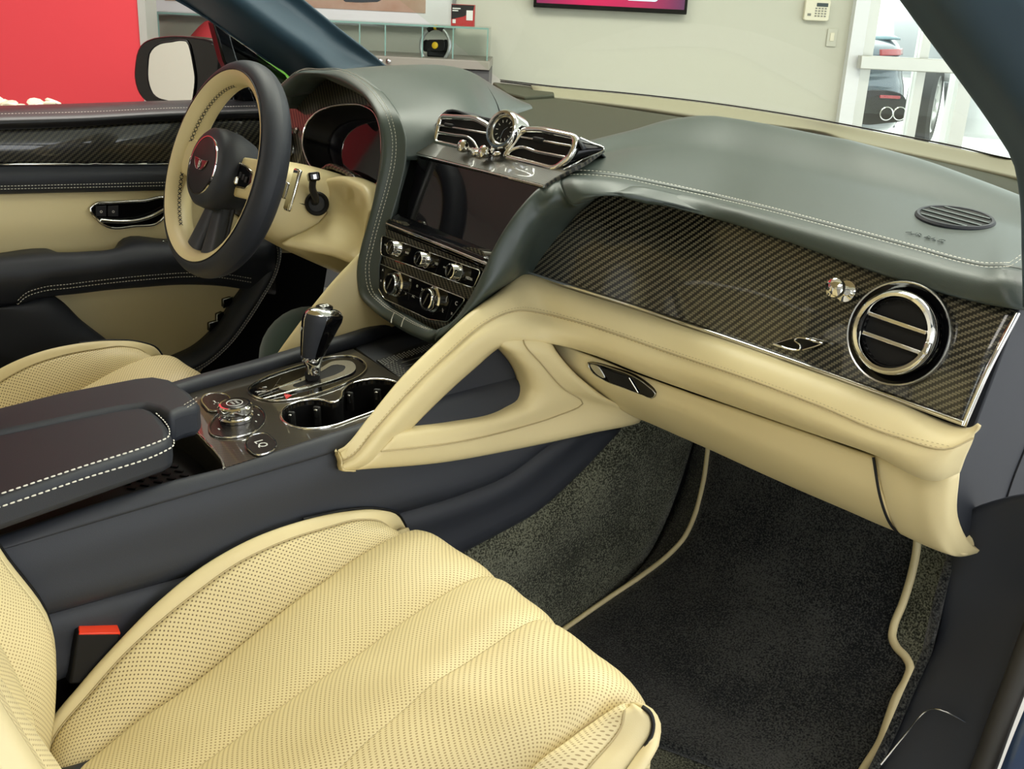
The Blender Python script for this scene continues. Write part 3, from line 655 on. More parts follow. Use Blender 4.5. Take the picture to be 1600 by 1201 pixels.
# top behind the pads
rows = [[V((x, y + .14 * sst((x + .06) / .16) * sst((.3 - y) / .3), z - .06 * sst((x + .02) / .2) * sst((.5 - y) / .2))) for x in (-.76, -.5, -.25, -.1, 0, .1, .2, .3, .5, .74)] for y, z in ((.02, .722), (.06, .731), (.25, .737), (.45, .738), (.62, .736))]
patch('dash_top', rows, 30, 20, olive, D, .02, toward=V((0, 0, 3)))
low = [P(u, v, Z=.737) for u, v in ((840, 150), (875, 153), (980, 165), (1100, 182), (1160, 189), (1280, 205), (1325, 219), (1450, 246), (1597, 279), (1680, 300))]
hi = [P(u, v, Z=.753) for u, v in ((830, 133), (866, 137), (980, 147.5), (1100, 161), (1190, 174), (1280, 189), (1400, 212), (1500, 232.5), (1582, 250), (1680, 272))]
beige = pbsdf('beige_trim_plastic', (.20, .19, .125), .55)
patch('windscreen_base_trim', [low, [(a + b) / 2 + V((0, 0, -.002)) for a, b in zip(low, hi)], hi], 40, 8, beige, D, .008)
ring = [P(u, v, Z=.745) for u, v in ((770, 128), (800, 131), (866, 138), (866, 147), (820, 151), (790, 144))]
prism3('speaker_pod', ring, ZU, .02, olive, D, .004)
# passenger pad
st = [(880, 272), (905, 271), (950, 274), (1025, 288), (1100, 304), (1190, 325), (1297, 353), (1435, 390), (1504, 409), (1540, 416), (1566, 416)]
r0 = [P(u, v, Y=.06 + yb2(u)) for u, v in st]
re = [(929, 242, .14), (1001, 221, .24), (1070, 205.5, .33), (1115, 198, .355), (1160, 202, .375), (1220, 214.5, .39), (1280, 229, .40), (1325, 240, .40), (1450, 272, .40), (1530, 299, .39), (1600, 324, .375)]
r2 = [P(u, v, Y=y) for u, v, y in re]
r0.append(V((.745, .10, .690))); r2.append(V((.73, .32, .70)))
r1 = [a.lerp(b, .5) + V((0, 0, .007)) for a, b in zip(r0, r2)]; r1[0] = P(900, 256, X=.10)
r3 = [p + V((0, .014, -.03)) for p in r2]
PADG = grid_of([r0, r1, r2, r3], 60, 30, arc=False)
patch('passenger_pad', [r0, r1, r2, r3], 60, 40, navy_soft, D, .010, arc=False, toward=V((.4, 0, 3)))
# lip under the seam
ll = [(893, 318), (914, 308), (955, 304), (1028, 317), (1100, 336), (1190, 363), (1297, 400), (1435, 446), (1504, 465), (1545, 474), (1580, 480)]
rA = [P(u, v, Y=q.y - .032) for (u, v), q in zip(ll, r0)]; rA.append(V((.757, .09, .668)))
rm = [a.lerp(b, .45) + V((0, -.011, .004)) for a, b in zip(r0, rA)]
rB = [p + V((0, .045, .004)) for p in rA]
patch('pad_lip', [r0, rm, rA, rB], 60, 20, navy_soft, D, .004, arc=False)
for dv, nm in ((-2.5, 'stitching'), (4.0, 'stitching')):
    s_ = [P(u, v + dv, Y=.06 + yb2(u) - (.0035 if dv > 0 else -.004)) + V((0, 0, .001)) for u, v in st] + ([P(1585, 410 + dv, X=.715), P(1600, 398 + dv, X=.716)] if True else [])
    stitches(nm, cr(s_, 80), V((0, -.5, 1)), thread, D, .0052, .0040, .0011, .0012)
# wing: right border of the centre stack
wl = [(880, 272, .145), (850, 288, .150), (820, 317, .150), (790, 357, .147), (769, 394, .143), (757, 421, .140), (730, 472, .130), (706, 503, .115), (679, 520, .09)]
wr_ = [(905, 308, .165), (882, 328, .165), (860, 350, .14), (838, 387, .12), (821, 427, .10), (775, 458, .118), (738, 488, .125), (703, 520, .118), (682, 537, .09)]
A_ = [r0[0]] + [P(u, v, X=x) for u, v, x in wl[1:]]; B_ = [rA[0]] + [P(u, v, X=x) for u, v, x in wr_[1:]]
M_ = [P((a[0] + b[0]) / 2, (a[1] + b[1]) / 2, X=max(a[2], b[2]) + .012) for a, b in zip(wl, wr_)]; M_[0] = rm[0]
patch('stack_wing', [[p + V((-.02, .03, -.004)) for p in A_], A_, M_, B_, [p + V((-.01, .05, 0)) for p in B_]], 50, 24, navy_soft, D, .004)
# carbon fascia
cb = [(818, 427), (840, 433), (870, 443), (930, 461.5), (1000, 484), (1130, 528), (1260, 574), (1400, 625), (1507, 664)]
ct = [(850, 330), (884, 312), (920, 296), (980, 300), (1040, 315), (1160, 344), (1280, 380), (1435, 436), (1590, 487)]
C0 = [P(u, v, Y=yb(u)) for u, v in cb]; C1 = [P(u, v, Y=.045 + yb(u) * 1.0) for u, v in ct]; CMID = [a.lerp(b, .5) + V((0, -.008, 0)) for a, b in zip(C0, C1)]
patch('carbon_fascia', [C0, CMID, C1], 60, 24, carbon, D, .006)
tube('chrome_strip', [p + V((0, -.004, .003)) for p in cr(C0, 60)], .0032, chrome, D)
tube('chrome_end_strip', cr([C0[-1] + V((0, -.002, 0)), CMID[-1] + V((.002, -.003, 0)), C1[-1] + V((.002, -.004, 0))], 20), .0032, chrome, D)
# cream knee roll running on into the console brace
RA = [P(1527, 664, X=.738), P(1511, 668, Y=-.002)] + [P(u, v + 2, Y=-.002 + yb(u)) for u, v in ((1400, 625), (1280, 581), (1160, 538), (1040, 497), (950, 468), (870, 443))] + [P(820, 428, X=.095), P(775, 458, X=.12), P(736, 488, X=.13), P(682, 538, X=.135), P(622, 596, X=.158), P(572, 660, X=.176), P(538, 704, X=.184), P(531, 712, X=.186)]
RB = [P(1521, 686, X=.738), P(1484, 702, Y=-.042)] + [P(u, v, Y=-.052 + yb(u) * .8) for u, v in ((1400, 683), (1280, 635), (1160, 590), (1040, 550), (960, 522), (895, 502))] + [P(845, 490, X=.172), P(805, 487, X=.172), P(760, 505, X=.172), P(700, 555, X=.172), P(636, 618, X=.180), P(584, 676, X=.190), P(548, 716, X=.192), P(536, 722, X=.189)]
RC = [P(1500, 738, X=.726), P(1466, 751, Y=-.036)] + [P(u, v, Y=-.042 + yb(u) * .8) for u, v in ((1362, 709), (1270, 677), (1180, 646), (1090, 615), (1000, 583), (920, 552))] + [P(862, 536, X=.20), P(812, 531, X=.188), P(776, 538, X=.184), P(716, 584, X=.18), P(660, 635, X=.184), P(616, 679, X=.190), P(572, 727, X=.192), P(556, 734, X=.189)]
RD = [p + V((-.012, .03, -.006)) for p in RC]
for k in (0, 1): RD[k] = RC[k] + V((-.008, .014, -.004))
RM0 = [p + V((-.01, .02, -.01)) for p in RA]
RAB = [a.lerp(b, .5) + V((.0, -.004, .012)) * (0, .4, 1)[min(i, 2)] for i, (a, b) in enumerate(zip(RA, RB))]; RBC = [a.lerp(b, .5) + V((.004, -.012, .004)) * (.3, .7, 1)[min(i, 2)] for i, (a, b) in enumerate(zip(RB, RC))]
patch('knee_roll', [RM0, RA, RAB, RB, RBC, RC, RD], 110, 36, cream, D, .004, arc=False)
ec_ = [RM0[-1], RA[-1], RAB[-1], RB[-1], RBC[-1], RC[-1]]
patch('brace_tip', [ec_, [p + V((-.004, -.001, -.002)) for p in ec_], [p + V((-.03, .02, -.004)) for p in ec_]], 16, 6, cream, D, .002)
for f in (.10, -.10):
    s_ = [b.lerp(RAB[i], f) if f > 0 else b.lerp(RBC[i], -f) for i, b in enumerate(RB)][1:]
    stitches('cream_stitching', cr(s_, 120), V((.2, -.6, .75)), thread_cr, D, .0052, .0030, .0009, .0025)
tube('knee_roll_seam', [p + V((.0, -.0005, .0012)) for p in cr(RB, 120)], .0010, thread_cr, D)
# glove compartment
GB = thing('glove_compartment', 'cream leather glove compartment lid with a dark recessed handle', 'glove box', (.45, 0, .39))
g0 = [P(u, v + 3, Y=-.030 + yb(u) * .8) for u, v in ((858, 528), (890, 541), (940, 560), (1000, 583), (1090, 615), (1180, 646), (1270, 677), (1330, 699), (1363, 710))]
g1 = [P(u, v, Y=-.033 + yb(u) * .75) for u, v in ((884, 568), (930, 590), (985, 612), (1050, 640), (1130, 672), (1210, 705), (1285, 737), (1345, 763), (1374, 776))]
g2 = [P(u, v, Y=-.006 + yb(u) * .5) for u, v in ((945, 622), (985, 640), (1030, 660), (1080, 682), (1150, 713), (1230, 749), (1305, 783), (1360, 808), (1393, 822))]
g3 = [P(u, v, Y=.012 + yb(u) * .3) for u, v in ((1004, 656), (1022, 664), (1050, 676.5), (1106, 701), (1180, 735), (1250, 766), (1320, 796), (1370, 818), (1404, 832))]
g4 = [p + V((0, .12, .03)) for p in g3]
patch('lid', [g0, g1, g2, g3, g4], 50, 30, cream, GB, .008, arc=False)
tube('shut_line', [p + V((.002, -.001, 0)) for p in cr([g0[-1], g1[-1], g2[-1], g3[-1]], 30)], .0016, black, GB)
tube('shut_line', [p + V((-.001, -.001, 0)) for p in cr([g0[0], g1[0], g2[0], g3[0]], 30)], .0010, thread_cr, GB)
# handle: slim lens-shaped recess
LIDG = grid_of([g0, g1, g2, g3], 70, 50, arc=False)
A3, B3, C3 = on(LIDG, 921, 565)[0], on(LIDG, 1026, 617)[0], on(LIDG, 960, 600)[0]
hn = (B3 - A3).cross(C3 - A3).normalized(); hn = hn if hn.dot(CAM - A3) > 0 else -hn
hc = on(LIDG, 972, 591)[0]; hc = A3 + hn * max(0, (hc - A3).dot(hn))
hring = pxring(((921, 565), (930, 566), (960, 575), (990, 586), (1012, 600), (1026, 616), (1022, 620), (1004, 615), (975, 604), (945, 592), (926, 578)), hc, hn, 40)
prism3('handle_recess', [p + hn * .0035 for p in hring], hn, .008, gloss, GB, .001)
tube('handle_rim', [p + hn * .0038 for p in hring], .0010, satin, GB, True, 6)
h2 = pxring(((940, 572), (986, 588), (1000, 611), (956, 596)), hc, hn)
prism3('handle_flap', [p + hn * .0052 for p in h2], hn, .004, black, GB, .0008)
tube('handle_edge', [p + hn * .0056 for p in (h2[1], h2[2])], .0010, chrome, GB, False, 6)
h3 = pxring(((924, 567), (938, 571), (948, 590), (936, 584)), hc, hn, 16)
prism3('lock_button', [p + hn * .0052 for p in h3], hn, .004, satin, GB, .001)
# end of the cream fascia, right of the glove box
e0 = [P(1366, 712, Y=-.028), P(1415, 730, Y=-.030), P(1455, 745, Y=-.030), P(1482, 743, Y=-.022), P(1500, 735, X=.724)]
e1 = [P(1379, 782, Y=-.022), P(1425, 802, Y=-.022), P(1458, 814, Y=-.020), P(1480, 816, Y=-.012), P(1496, 803, X=.724)]
e2 = [P(1407, 834, Y=.012), P(1445, 852, Y=.012), P(1478, 865, Y=.014), P(1508, 869, X=.724), P(1538, 861, X=.732)]
patch('end_panel', [e0, e1, e2, [p + V((-.01, .08, .02)) for p in e2]], 30, 24, cream, D, .006, arc=False)
ring = [P(u, v, X=.719) for u, v in ((1594, 480), (1560, 570), (1526, 660), (1510, 705), (1499, 737), (1494, 775), (1495, 810), (1505, 841), (1530, 855), (1556, 842), (1612, 872), (1720, 900), (1720, 470))]
prism3('end_cap', ring, (1, 0, 0), .010, navy, D, .002)
tube('end_cap_joint', cr([P(u, v, X=.7196) for u, v in ((1640, 600), (1606, 690), (1582, 750), (1556, 838))], 20), .0013, black, D, False, 5)
# brace side: frame round the triangular opening
inn = [(616, 679, .188), (710, 665, .183), (797, 641, .181), (822, 625, .181), (829, 607, .181), (826, 594, .181), (799, 554, .181), (778, 534, .180), (770, 508, .160)]
ot = [(556, 734, .187), (700, 721, .186), (815, 700, .184), (920, 677, .20), (1003, 656, .22), (935, 613, .215), (890, 574, .205), (862, 535, .192), (866, 500, .160)]
I_ = [P(u, v, X=x) for u, v, x in inn]; O_ = [P(u, v, X=x) for u, v, x in ot]
Mi = [a.lerp(b, .45) + V((.006, 0, 0)) for a, b in zip(I_, O_)]
patch('brace_side', [[p + V((-.03, .0, 0)) for p in I_], I_, Mi, O_, [p + V((-.02, .004, -.004)) for p in O_]], 60, 24, cream, D, .003)
tube('brace_seam', [p + V((.0015, 0, 0)) for p in cr([a.lerp(b, .42) + V((.006, 0, 0)) for a, b in zip(I_, O_)], 60)], .0009, thread_cr, D)
ring = cr([P(u, v, X=.150) for u, v in ((600, 690), (710, 672), (800, 648), (834, 625), (838, 600), (805, 548), (778, 522), (700, 588))], 40, True)
prism3('brace_recess', ring, (1, 0, 0), .01, navy, D, .001)
# driver-side brace (seen from inside)
a = [P(562, 395, X=-.155), P(520, 440, X=-.16), P(480, 490, X=-.165), P(440, 545, X=-.168), P(418, 578, X=-.17)]
b = [P(640, 500, X=-.115), P(590, 520, X=-.13), P(540, 543, X=-.14), P(490, 562, X=-.15), P(440, 580, X=-.16)]
m_ = [x.lerp(y, .4) + V((.004, -.004, .006)) for x, y in zip(a, b)]
patch('driver_brace', [[p + V((-.02, .02, -.01)) for p in a], a, m_, b], 30, 16, cream, D, .004)
# lower body so nothing shows behind the fascia
ring = [V((-.74, y, z)) for y, z in ((.04, .40), (.02, .52), (.06, .69), (.2, .70), (.6, .70), (.6, .40))]
prism3('dash_carrier', ring, (-1, 0, 0), 1.43, black, D)
# S-shaped badge on the fascia
bn = V((0, -.955, .29)); bo = P(1250, 540, Y=-.004)
def bp(pts, lift=.002, k=None):
    r = [PN(u, v, bo, bn) + bn * lift for u, v in pts]; return cr(r, k) if k else r
prism3('badge_plate', bp(((1211, 538), (1240, 528.5), (1262, 530), (1287, 537), (1262, 546), (1246, 547))), bn, .003, gloss, D, .0006)
tube('badge_outline', bp(((1211, 538), (1226, 533), (1240, 528.5)), .0025), .0009, chrome, D, False, 6)
tube('badge_outline', bp(((1287, 537), (1275, 541.5), (1256, 547)), .0025), .0009, chrome, D, False, 6)
tube('badge_letter', bp(((1287, 537), (1268, 531.5), (1255, 528.5), (1247, 529), (1244, 532), (1248, 536), (1253, 541), (1252, 545.5), (1244, 547), (1234, 545), (1211, 538)), .003, 40), .0014, chrome, D, False, 6)
# organ-stop knob on the fascia
ko = P(1322, 455, Y=.015)
lathe('organ_stop', [(.0125, -.002), (.0125, .001), (.006, .002), (.0055, .012), (.009, .016), (.0115, .021), (.011, .026), (.006, .029), (0, .0295)], ko, bn, chrome, D, 20)

# round air vent
vo = P(1404, 521, Y=.010); vn = V((.12, -.955, .27)).normalized(); vx, vy, _ = basis(vn, (1, 0, 0))
T1 = thing('round_air_vent', 'round chrome bullseye air vent at the passenger end of the fascia', 'air vent', vo)
lathe('bezel', [(.057, -.004), (.057, .003), (.0555, .0045), (.054, .003), (.047, -.001), (.045, -.004)], vo, vn, gloss, T1, 48)
lathe('bezel_rim', [(.0585, -.002), (.0585, .003), (.0575, .0045), (.056, .004), (.0555, .002)], vo, vn, satin, T1, 48)
lathe('chrome_ring', [(.046, .0), (.0475, .012), (.046, .018), (.043, .0215), (.0395, .021), (.037, .017), (.036, .010), (.036, -.01), (.046, -.01)], vo, vn, chrome, T1, 56)
lathe('duct', [(.0362, .014), (.036, .005), (0, .004)], vo, vn, black, T1, 32)
bd = (vx * .97 + vy * -.05).normalized()
for s in (.30, -.30):
    c_ = vo + vy * (.0365 * s + .0) + vn * .011; hw = math.sqrt(max(.0358 ** 2 - (.0365 * s) ** 2, 0))
    box('vent_blade', c_ - vn * .004, bd, vn, bd.cross(vn), hw * 2, .012, .0030, gloss, T1)
    box('blade_edge', c_ + vn * .0025, bd, vn, bd.cross(vn), hw * 2, .0016, .0044, chrome, T1, .0006)
box('thumb_tab', vo + vx * .0425 - vy * .006 + vn * .021, vy, vx, vn, .014, .007, .006, chrome, T1, .002)
# round grille on top of the pad
gp, gnn = on(PADG, 1492, 341); T2 = thing('round_dash_grille', 'round black slatted demister grille set in the dashboard top', 'grille', gp)
lathe('grille_ring', [(.046, -.006), (.0465, .0010), (.0445, .0036), (.0415, .0034), (.0405, .0015)], gp, gnn, navy, T2, 44)
lathe('grille_well', [(.041, .0022), (.0405, .0020), (0, .0020)], gp, gnn, black, T2, 36)
for k in range(4):
    s = (k - 1.5) * .0175; hw = math.sqrt(.0400 ** 2 - s * s); gx_, gy_, _ = basis(gnn, (1, 0, 0)); box('grille_slat', gp + gy_ * s + gnn * .0026, gx_, gy_, gnn, hw * 2, .0042, .0014, navy_soft, T2)
tp, tnn = on(PADG, 1446, 371); ax_ = (V((1, .02, 0)) - tnn * tnn.x).normalized()
text('air_bag_lettering', 'AIR BAG', tp + tnn * .0012, ax_, tnn.cross(ax_), .0125, .0006, navy_soft, D)

# ------------------------------------------------------------------ instrument binnacle
BN = thing('instrument_binnacle', 'hooded instrument binnacle behind the steering wheel', 'instrument panel', (-.36, 0, .65))
ri = [(439, 147, -.56), (460, 126, -.52), (490, 118, -.46), (526, 129, -.38), (556, 144, -.31), (580, 165, -.24), (592, 195, -.195), (595, 225, -.18), (593, 255, -.172), (586, 300, -.165), (577, 345, -.16), (565, 385, -.158), (559, 430, -.155), (564, 463, -.145), (586, 487, -.11), (616, 508, -.06), (655, 529, .03), (676, 536, .07), (690, 530, .10)]
rs = [(443, 134, -.575), (462, 117, -.545), (498, 111, -.45), (535, 112, -.37), (568, 129, -.295), (594, 156, -.222), (611, 187, -.175), (618, 218, -.158), (617, 250, -.15), (607, 296, -.145), (593, 345, -.14), (583, 383, -.136), (576, 420, -.132), (581, 454, -.12), (600, 475, -.085), (625, 491, -.03), (655, 508, .035), (676, 516, .07), (690, 512, .10)]
RI = [P(u, v, X=x) for u, v, x in ri]; RS = [P(u, v, X=x) for u, v, x in rs]
RMd = [a.lerp(b, .5) + V((0, -.010, .0)) for a, b in zip(RI, RS)]
patch('hood_rim', [[p + V((.0, .06, 0)) for p in RI], RI, RMd, RS, [p + V((.012, .012, -.002)) for p in RS]], 90, 24, navy_soft, BN, .003, arc=False)
for off, k in ((.0, 1), (.006, 1)):
    s_ = [P(u, v, X=x + off) + V((0, -.003, .001)) for u, v, x in [(a[0] + (4.5 if off else -1), a[1] + (-2 if off and i < 7 else 0), a[2]) for i, a in enumerate(rs[:18])]]
    stitches('stitching', cr(s_, 100), V((.3, -1, .3)), thread, BN, .0052, .0040, .0011, .0016)
# hood top
f0 = [V((-.62, -.10, .74))] + RS[0:9]; f0[1] = RS[0] + V((0, .01, 0))
def arch(y, pts): return [V((x, y, z)) for x, z in pts]
f1 = arch(.0, ((-.64, .735), (-.60, .765), (-.56, .79), (-.46, .821), (-.38, .829), (-.30, .822), (-.225, .797), (-.175, .762), (-.15, .735), (-.145, .705)))
f2 = arch(.14, ((-.64, .735), (-.60, .765), (-.56, .79), (-.49, .815), (-.41, .824), (-.36, .812), (-.325, .79), (-.30, .765), (-.29, .745), (-.285, .72)))
f3 = arch(.27, ((-.64, .735), (-.61, .75), (-.58, .768), (-.53, .783), (-.48, .788), (-.45, .78), (-.43, .768), (-.415, .755), (-.405, .745), (-.40, .72)))
f4 = arch(.39, ((-.64, .73), (-.62, .735), (-.60, .74), (-.57, .745), (-.54, .748), (-.525, .748), (-.51, .747), (-.50, .745), (-.495, .742), (-.49, .72)))
patch('hood_top', [f0, f1, f2, f3, f4], 40, 40, navy_soft, BN, .006, arc=False, toward=V((-.2, -.2, 3)))
tube('hood_seam', [p + V((0, 0, .001)) for p in cr([f2[k].lerp(f3[k], .25) for k in range(3, 10)], 30)], .0009, black, BN)
# face: carbon surround, chrome-rimmed display pod
fo = P(545, 235, X=-.35) + V((0, .03, 0)); fn = V((.0, -.94, .34)).normalized()
ring = pxring(((432, 160), (470, 120), (520, 128), (565, 150), (590, 185), (596, 240), (592, 300), (560, 320), (500, 300), (450, 285), (425, 230)), fo, fn, 60)
cs_ = prism3('carbon_surround', ring, fn, .01, carbon_mat('carbon_surround_fibre', .0026, c2=(.16, .145, .10), sgn='ADD'), BN)
pr_ = pxring(((473, 215), (478, 195), (492, 178), (512, 168), (540, 163), (570, 166), (585, 176), (594, 200), (596, 245), (592, 285), (575, 290), (555, 278), (535, 268), (518, 264), (512, 268), (490, 264), (478, 245)), fo + fn * .004, fn, 60)
bake_cut(cs_, [prism3('tmp_cut', [p + fn * .02 for p in pr_], fn, .06, black)])
tube('pod_rim', pr_, .0022, chrome, BN, True, 8)
c_ = sum(pr_, V((0, 0, 0))) / 60
inner = [c_ + (p - c_) * .80 - fn * .045 for p in pr_]; G = [pr_ + [pr_[0]], [p.lerp(q, .5) + (p - c_) * .03 for p, q in zip(pr_, inner)] + [pr_[0].lerp(inner[0], .5) + (pr_[0] - c_) * .03], inner + [inner[0]]]
gmesh('pod_cowl', grid_of(G, 70, 8), black, BN, .001)
prism3('display_glass', [c_ + (p - c_) * .83 - fn * .042 for p in pr_], fn, .004, screen, BN)
lo = [PN(u, v, fo + fn * .012, fn) for u, v in ((505, 272), (518, 262), (535, 266), (556, 277), (570, 292), (590, 298))]
sweep('lower_carbon_lip', cr(lo, 30), rr(.010, .022, .004, 2), carbon, BN, up=fn)
# small vent and organ stop left of the pod, mostly behind the wheel
vo2 = PN(440, 232, fo + fn * .006, fn)
lathe('side_vent_ring', [(.034, 0), (.036, .008), (.033, .014), (.029, .012), (.028, -.005)], vo2, fn, chrome, BN, 36)
lathe('side_vent_duct', [(.029, .006), (.028, .003), (0, .003)], vo2, fn, black, BN, 24)
lathe('organ_stop', [(.007, 0), (.003, .002), (.003, .008), (.006, .011), (.005, .015), (0, .016)], PN(461, 204, fo + fn * .002, fn), fn, chrome, BN, 14)

# ------------------------------------------------------------------ centre stack
sn = V((0, -.917, .40)).normalized(); so = V((0, -.135, .68))
TS = thing('touchscreen', 'wide dark touchscreen below the centre air vents', 'screen', (0, -.165, .62))
o_ = pxring(((652, 246), (846, 290), (824, 318), (800, 348), (774, 390), (766, 397), (634, 348), (640, 305)), so, sn)
ring = cr(o_, 60, True) if False else o_
prism3('screen_glass', ring, sn, .006, screen, TS, .001)
prism3('screen_backing', [p - sn * .0062 for p in pxring(((640, 236), (850, 291), (828, 322), (800, 362), (778, 408), (615, 352), (622, 300))  , so, sn)], sn, .02, black, TS)
# ledge under the screen
ln_ = V((0, -.5, .87)).normalized()
lg = [P(u, v, Y=y) for u, v, y in ((605, 343, -.178), (618, 337, -.165), (770, 398, -.165), (764, 412, -.19), (598, 351, -.192))]
le0 = [P(606, 346, Y=-.188), P(680, 375, Y=-.190), P(764, 409, Y=-.190)]; le1 = [P(612, 340, Y=-.172), P(690, 369, Y=-.172), P(770, 399, Y=-.172)]; le2 = [P(622, 334, Y=-.158), P(700, 364, Y=-.158), P(776, 394, Y=-.158)]
patch('screen_ledge', [[p + V((0, 0, -.012)) for p in le0], le0, le1, le2], 20, 12, gloss, TS, .003)
tube('ledge_chrome', [p + V((0, -.002, -.003)) for p in cr(le0, 20)], .0022, chrome, TS)
# climate panel
kn = V((0, -.983, .185)).normalized(); kx = V((1, 0, 0)); ky = kn.cross(kx); ko = V((0, -.190, .615))
KP = thing('climate_panel', 'carbon fibre climate control panel with chrome rotary knobs', 'control panel', (0, -.215, .51))
ring = pxring(((596, 354), (680, 384), (760, 412), (756, 430), (735, 470), (712, 505), (690, 520), (650, 508), (606, 478), (586, 460), (580, 425), (586, 385)), ko - kn * .004, kn, 60)
prism3('carbon_plate', ring, kn, .02, carbon_mat('carbon_panel_fibre', .0022, sgn='ADD'), KP)
def pan(pts):
    r = pxring(pts, ko + kn * .0005, kn)
    r2 = []
    k = len(r)
    for i in range(k):                               # rounded corners
        a, b, c = r[i - 1], r[i], r[(i + 1) % k]; d = .007
        p0 = b + (a - b).normalized() * d; p1 = b + (c - b).normalized() * d
        for s in range(5): w = s / 4; r2.append(p0 * (1 - w) ** 2 + b * 2 * w * (1 - w) + p1 * w * w)
    return r2
for pts in (((597, 367), (752, 423), (740, 450), (595, 398)), ((592, 411), (728, 467), (700, 503), (668, 498), (600, 466), (590, 448))):
    r = pan(pts); prism3('button_panel', r, kn, .005, gloss, KP); tube('panel_trim', [p + kn * .0004 for p in r], .0009, chrome, KP, True, 6)
def knob(u, v, r, parent=KP):
    c = PN(u, v, ko + kn * .008, kn); b0 = c - kn * .0075
    k = lathe('rotary_knob', [(r * 1.14, 0), (r * 1.14, .003), (r, .005), (r, .013), (r * .95, .0148), (r * .82, .0150), (r * .80, .0135)], b0, kn, chrome, parent, 32)
    lathe('knob_face', [(r * .82, .0), (r * .81, .0138), (0, .0138)], b0, kn, gloss, k, 24)
    box('knob_marker', b0 + kn * .0142, (ky * .9 + kx * .4), kn, (ky * .4 - kx * .9), r * 1.2, .0008, r * .16, satin, k)
for u, v in ((616, 387), (659.5, 404.5), (709, 424)): knob(u, v, .0110)
for u, v in ((614.5, 443.5), (671.5, 467.5)): knob(u, v, .0160)
def ktext(s, u, v, sz): text('button_print', s, PN(u, v, ko + kn * .0008, kn), kx, ky, sz, .0003, white_ink, KP)
for s, u, v, sz in (('MEDIA', 733, 435, .0052), ('NAV', 636, 395, .0045), ('RADIO', 604, 383, .0035), ('HD', 682, 412, .005), ('PHONE', 696, 418, .003), ('^', 598, 423, .008), ('*', 595, 440, .008), ('=', 641, 438, .009), ('o', 652, 446, .008), ('><', 661, 453, .007), ('>', 634, 459, .006), ('AC', 646, 463, .005), ('(', 698, 466, .009), ('C', 713, 474, .008), ('\\:', 692, 485, .008), ('x', 706, 489, .007)):
    ktext(s, u, v, sz)
for a, b in (((680, 426), (690, 400)), ((640, 440), (638, 468)), ((685, 462), (676, 492)), ((706, 468), (696, 500)), ((626, 452), (660, 468))):
    tube('button_gap', [PN(*a, ko + kn * .0006, kn), PN(*b, ko + kn * .0006, kn)], .0004, black, KP, False, 4)
prism3('red_strip', pxring(((616, 404), (632, 409), (633, 413), (617, 408)), ko - kn * .0035, kn), kn, .0004, red_ink, KP)  # thin red strip on the carbon between the button panels
# leather tab at the bottom of the stack rim
HRG = grid_of([RI, RMd, RS], 90, 20, arc=False)
for k_ in (0, 16):
    tube('wrap_seam', cr([(lambda r: r[0] + r[1] * .0012)(on(HRG, u + k_, v + k_ * .45)) for u, v in ((617, 489), (614, 496), (612, 503))], 8), .0009, thread, BN, False, 5)

# ------------------------------------------------------------------ centre vents and clock
CV = thing('centre_air_vents', 'pair of chrome-framed centre air vents on a carbon shelf', 'air vents', (0, -.08, .72))
pn = V((0, -.43, .90)).normalized(); po = V((0, -.122, .7175))
ring = pxring(((650, 239), (684, 208), (740, 216), (800, 225), (905, 240), (944, 231), (915, 252), (868, 277), (850, 289)), po, pn)
prism3('carbon_shelf', ring, pn, .006, carbon_mat('carbon_shelf_fibre', .0018, c2=(.12, .11, .08)), CV, .0008)
tube('shelf_trim', [p - pn * .002 + V((0, -.001, 0)) for p in cr([PN(u, v, po, pn) for u, v in ((650, 239.5), (750, 264), (850, 289))], 12)], .0018, chrome, CV, False, 6)
cn = V((.0, -.92, .39)).normalized(); co = V((0, -.082, .745)); cx = V((1, 0, 0)); cy = cn.cross(cx)
def vent(pts, mids, bar):
    r = rpoly(pxring(pts, co, cn), .010); fr = tube('vent_frame', r, .0048, chrome, CV, True, 10)
    tube('vent_bar', cr([PN(u, v, co + cn * .001, cn) for u, v in bar], 24), .0026, chrome, CV, False, 8)
    prism3('vent_duct', [p - cn * .003 for p in r], cn, .02, black, CV)
    for a, b in mids:
        A, B = PN(*a, co - cn * .0005, cn), PN(*b, co - cn * .0005, cn); d_ = (B - A); box('vent_blade', (A + B) / 2, d_, cn, d_.cross(cn), d_.length, .012, .0026, satin, CV, .0006)
    return r
vent(((680, 223), (689, 182), (742, 185), (764, 196), (778, 220), (768, 240)), (((688, 197), (764, 210)),), ((686, 207), (712, 211), (732, 214.5), (741, 222), (748, 234)))
vent(((788, 245), (818, 203), (846, 203), (902, 215), (893, 244), (868, 264)), (((818, 216), (896, 230)),), ((790, 244), (799, 235), (808, 231), (840, 237), (884, 246)))
for u, v in ((702, 196), (842, 218)): box('blade_tab', PN(u, v, co + cn * .004, cn), cx, cn, cy, .022, .006, .006, black, CV, .002)
# organ stops below the clock
for u, v in ((730, 232), (763, 241)):
    c = PN(u, v, co + cn * .010, cn); lathe('organ_stop', [(.0045, -.014), (.0038, .0), (.0078, .003), (.0094, .008), (.0088, .013), (.005, .0155), (0, .016)], c, cn, chrome, CV, 18)
for u, v, w in ((742, 240, .008), (776, 241, .012), (750, 243, .008)): lathe('stop_wing', [(.001, -.009), (.0035, -.006), (.0044, 0), (.0035, .006), (.001, .009)], PN(u, v, co + cn * .010, cn), cx + cy * .3, chrome, CV, 10)
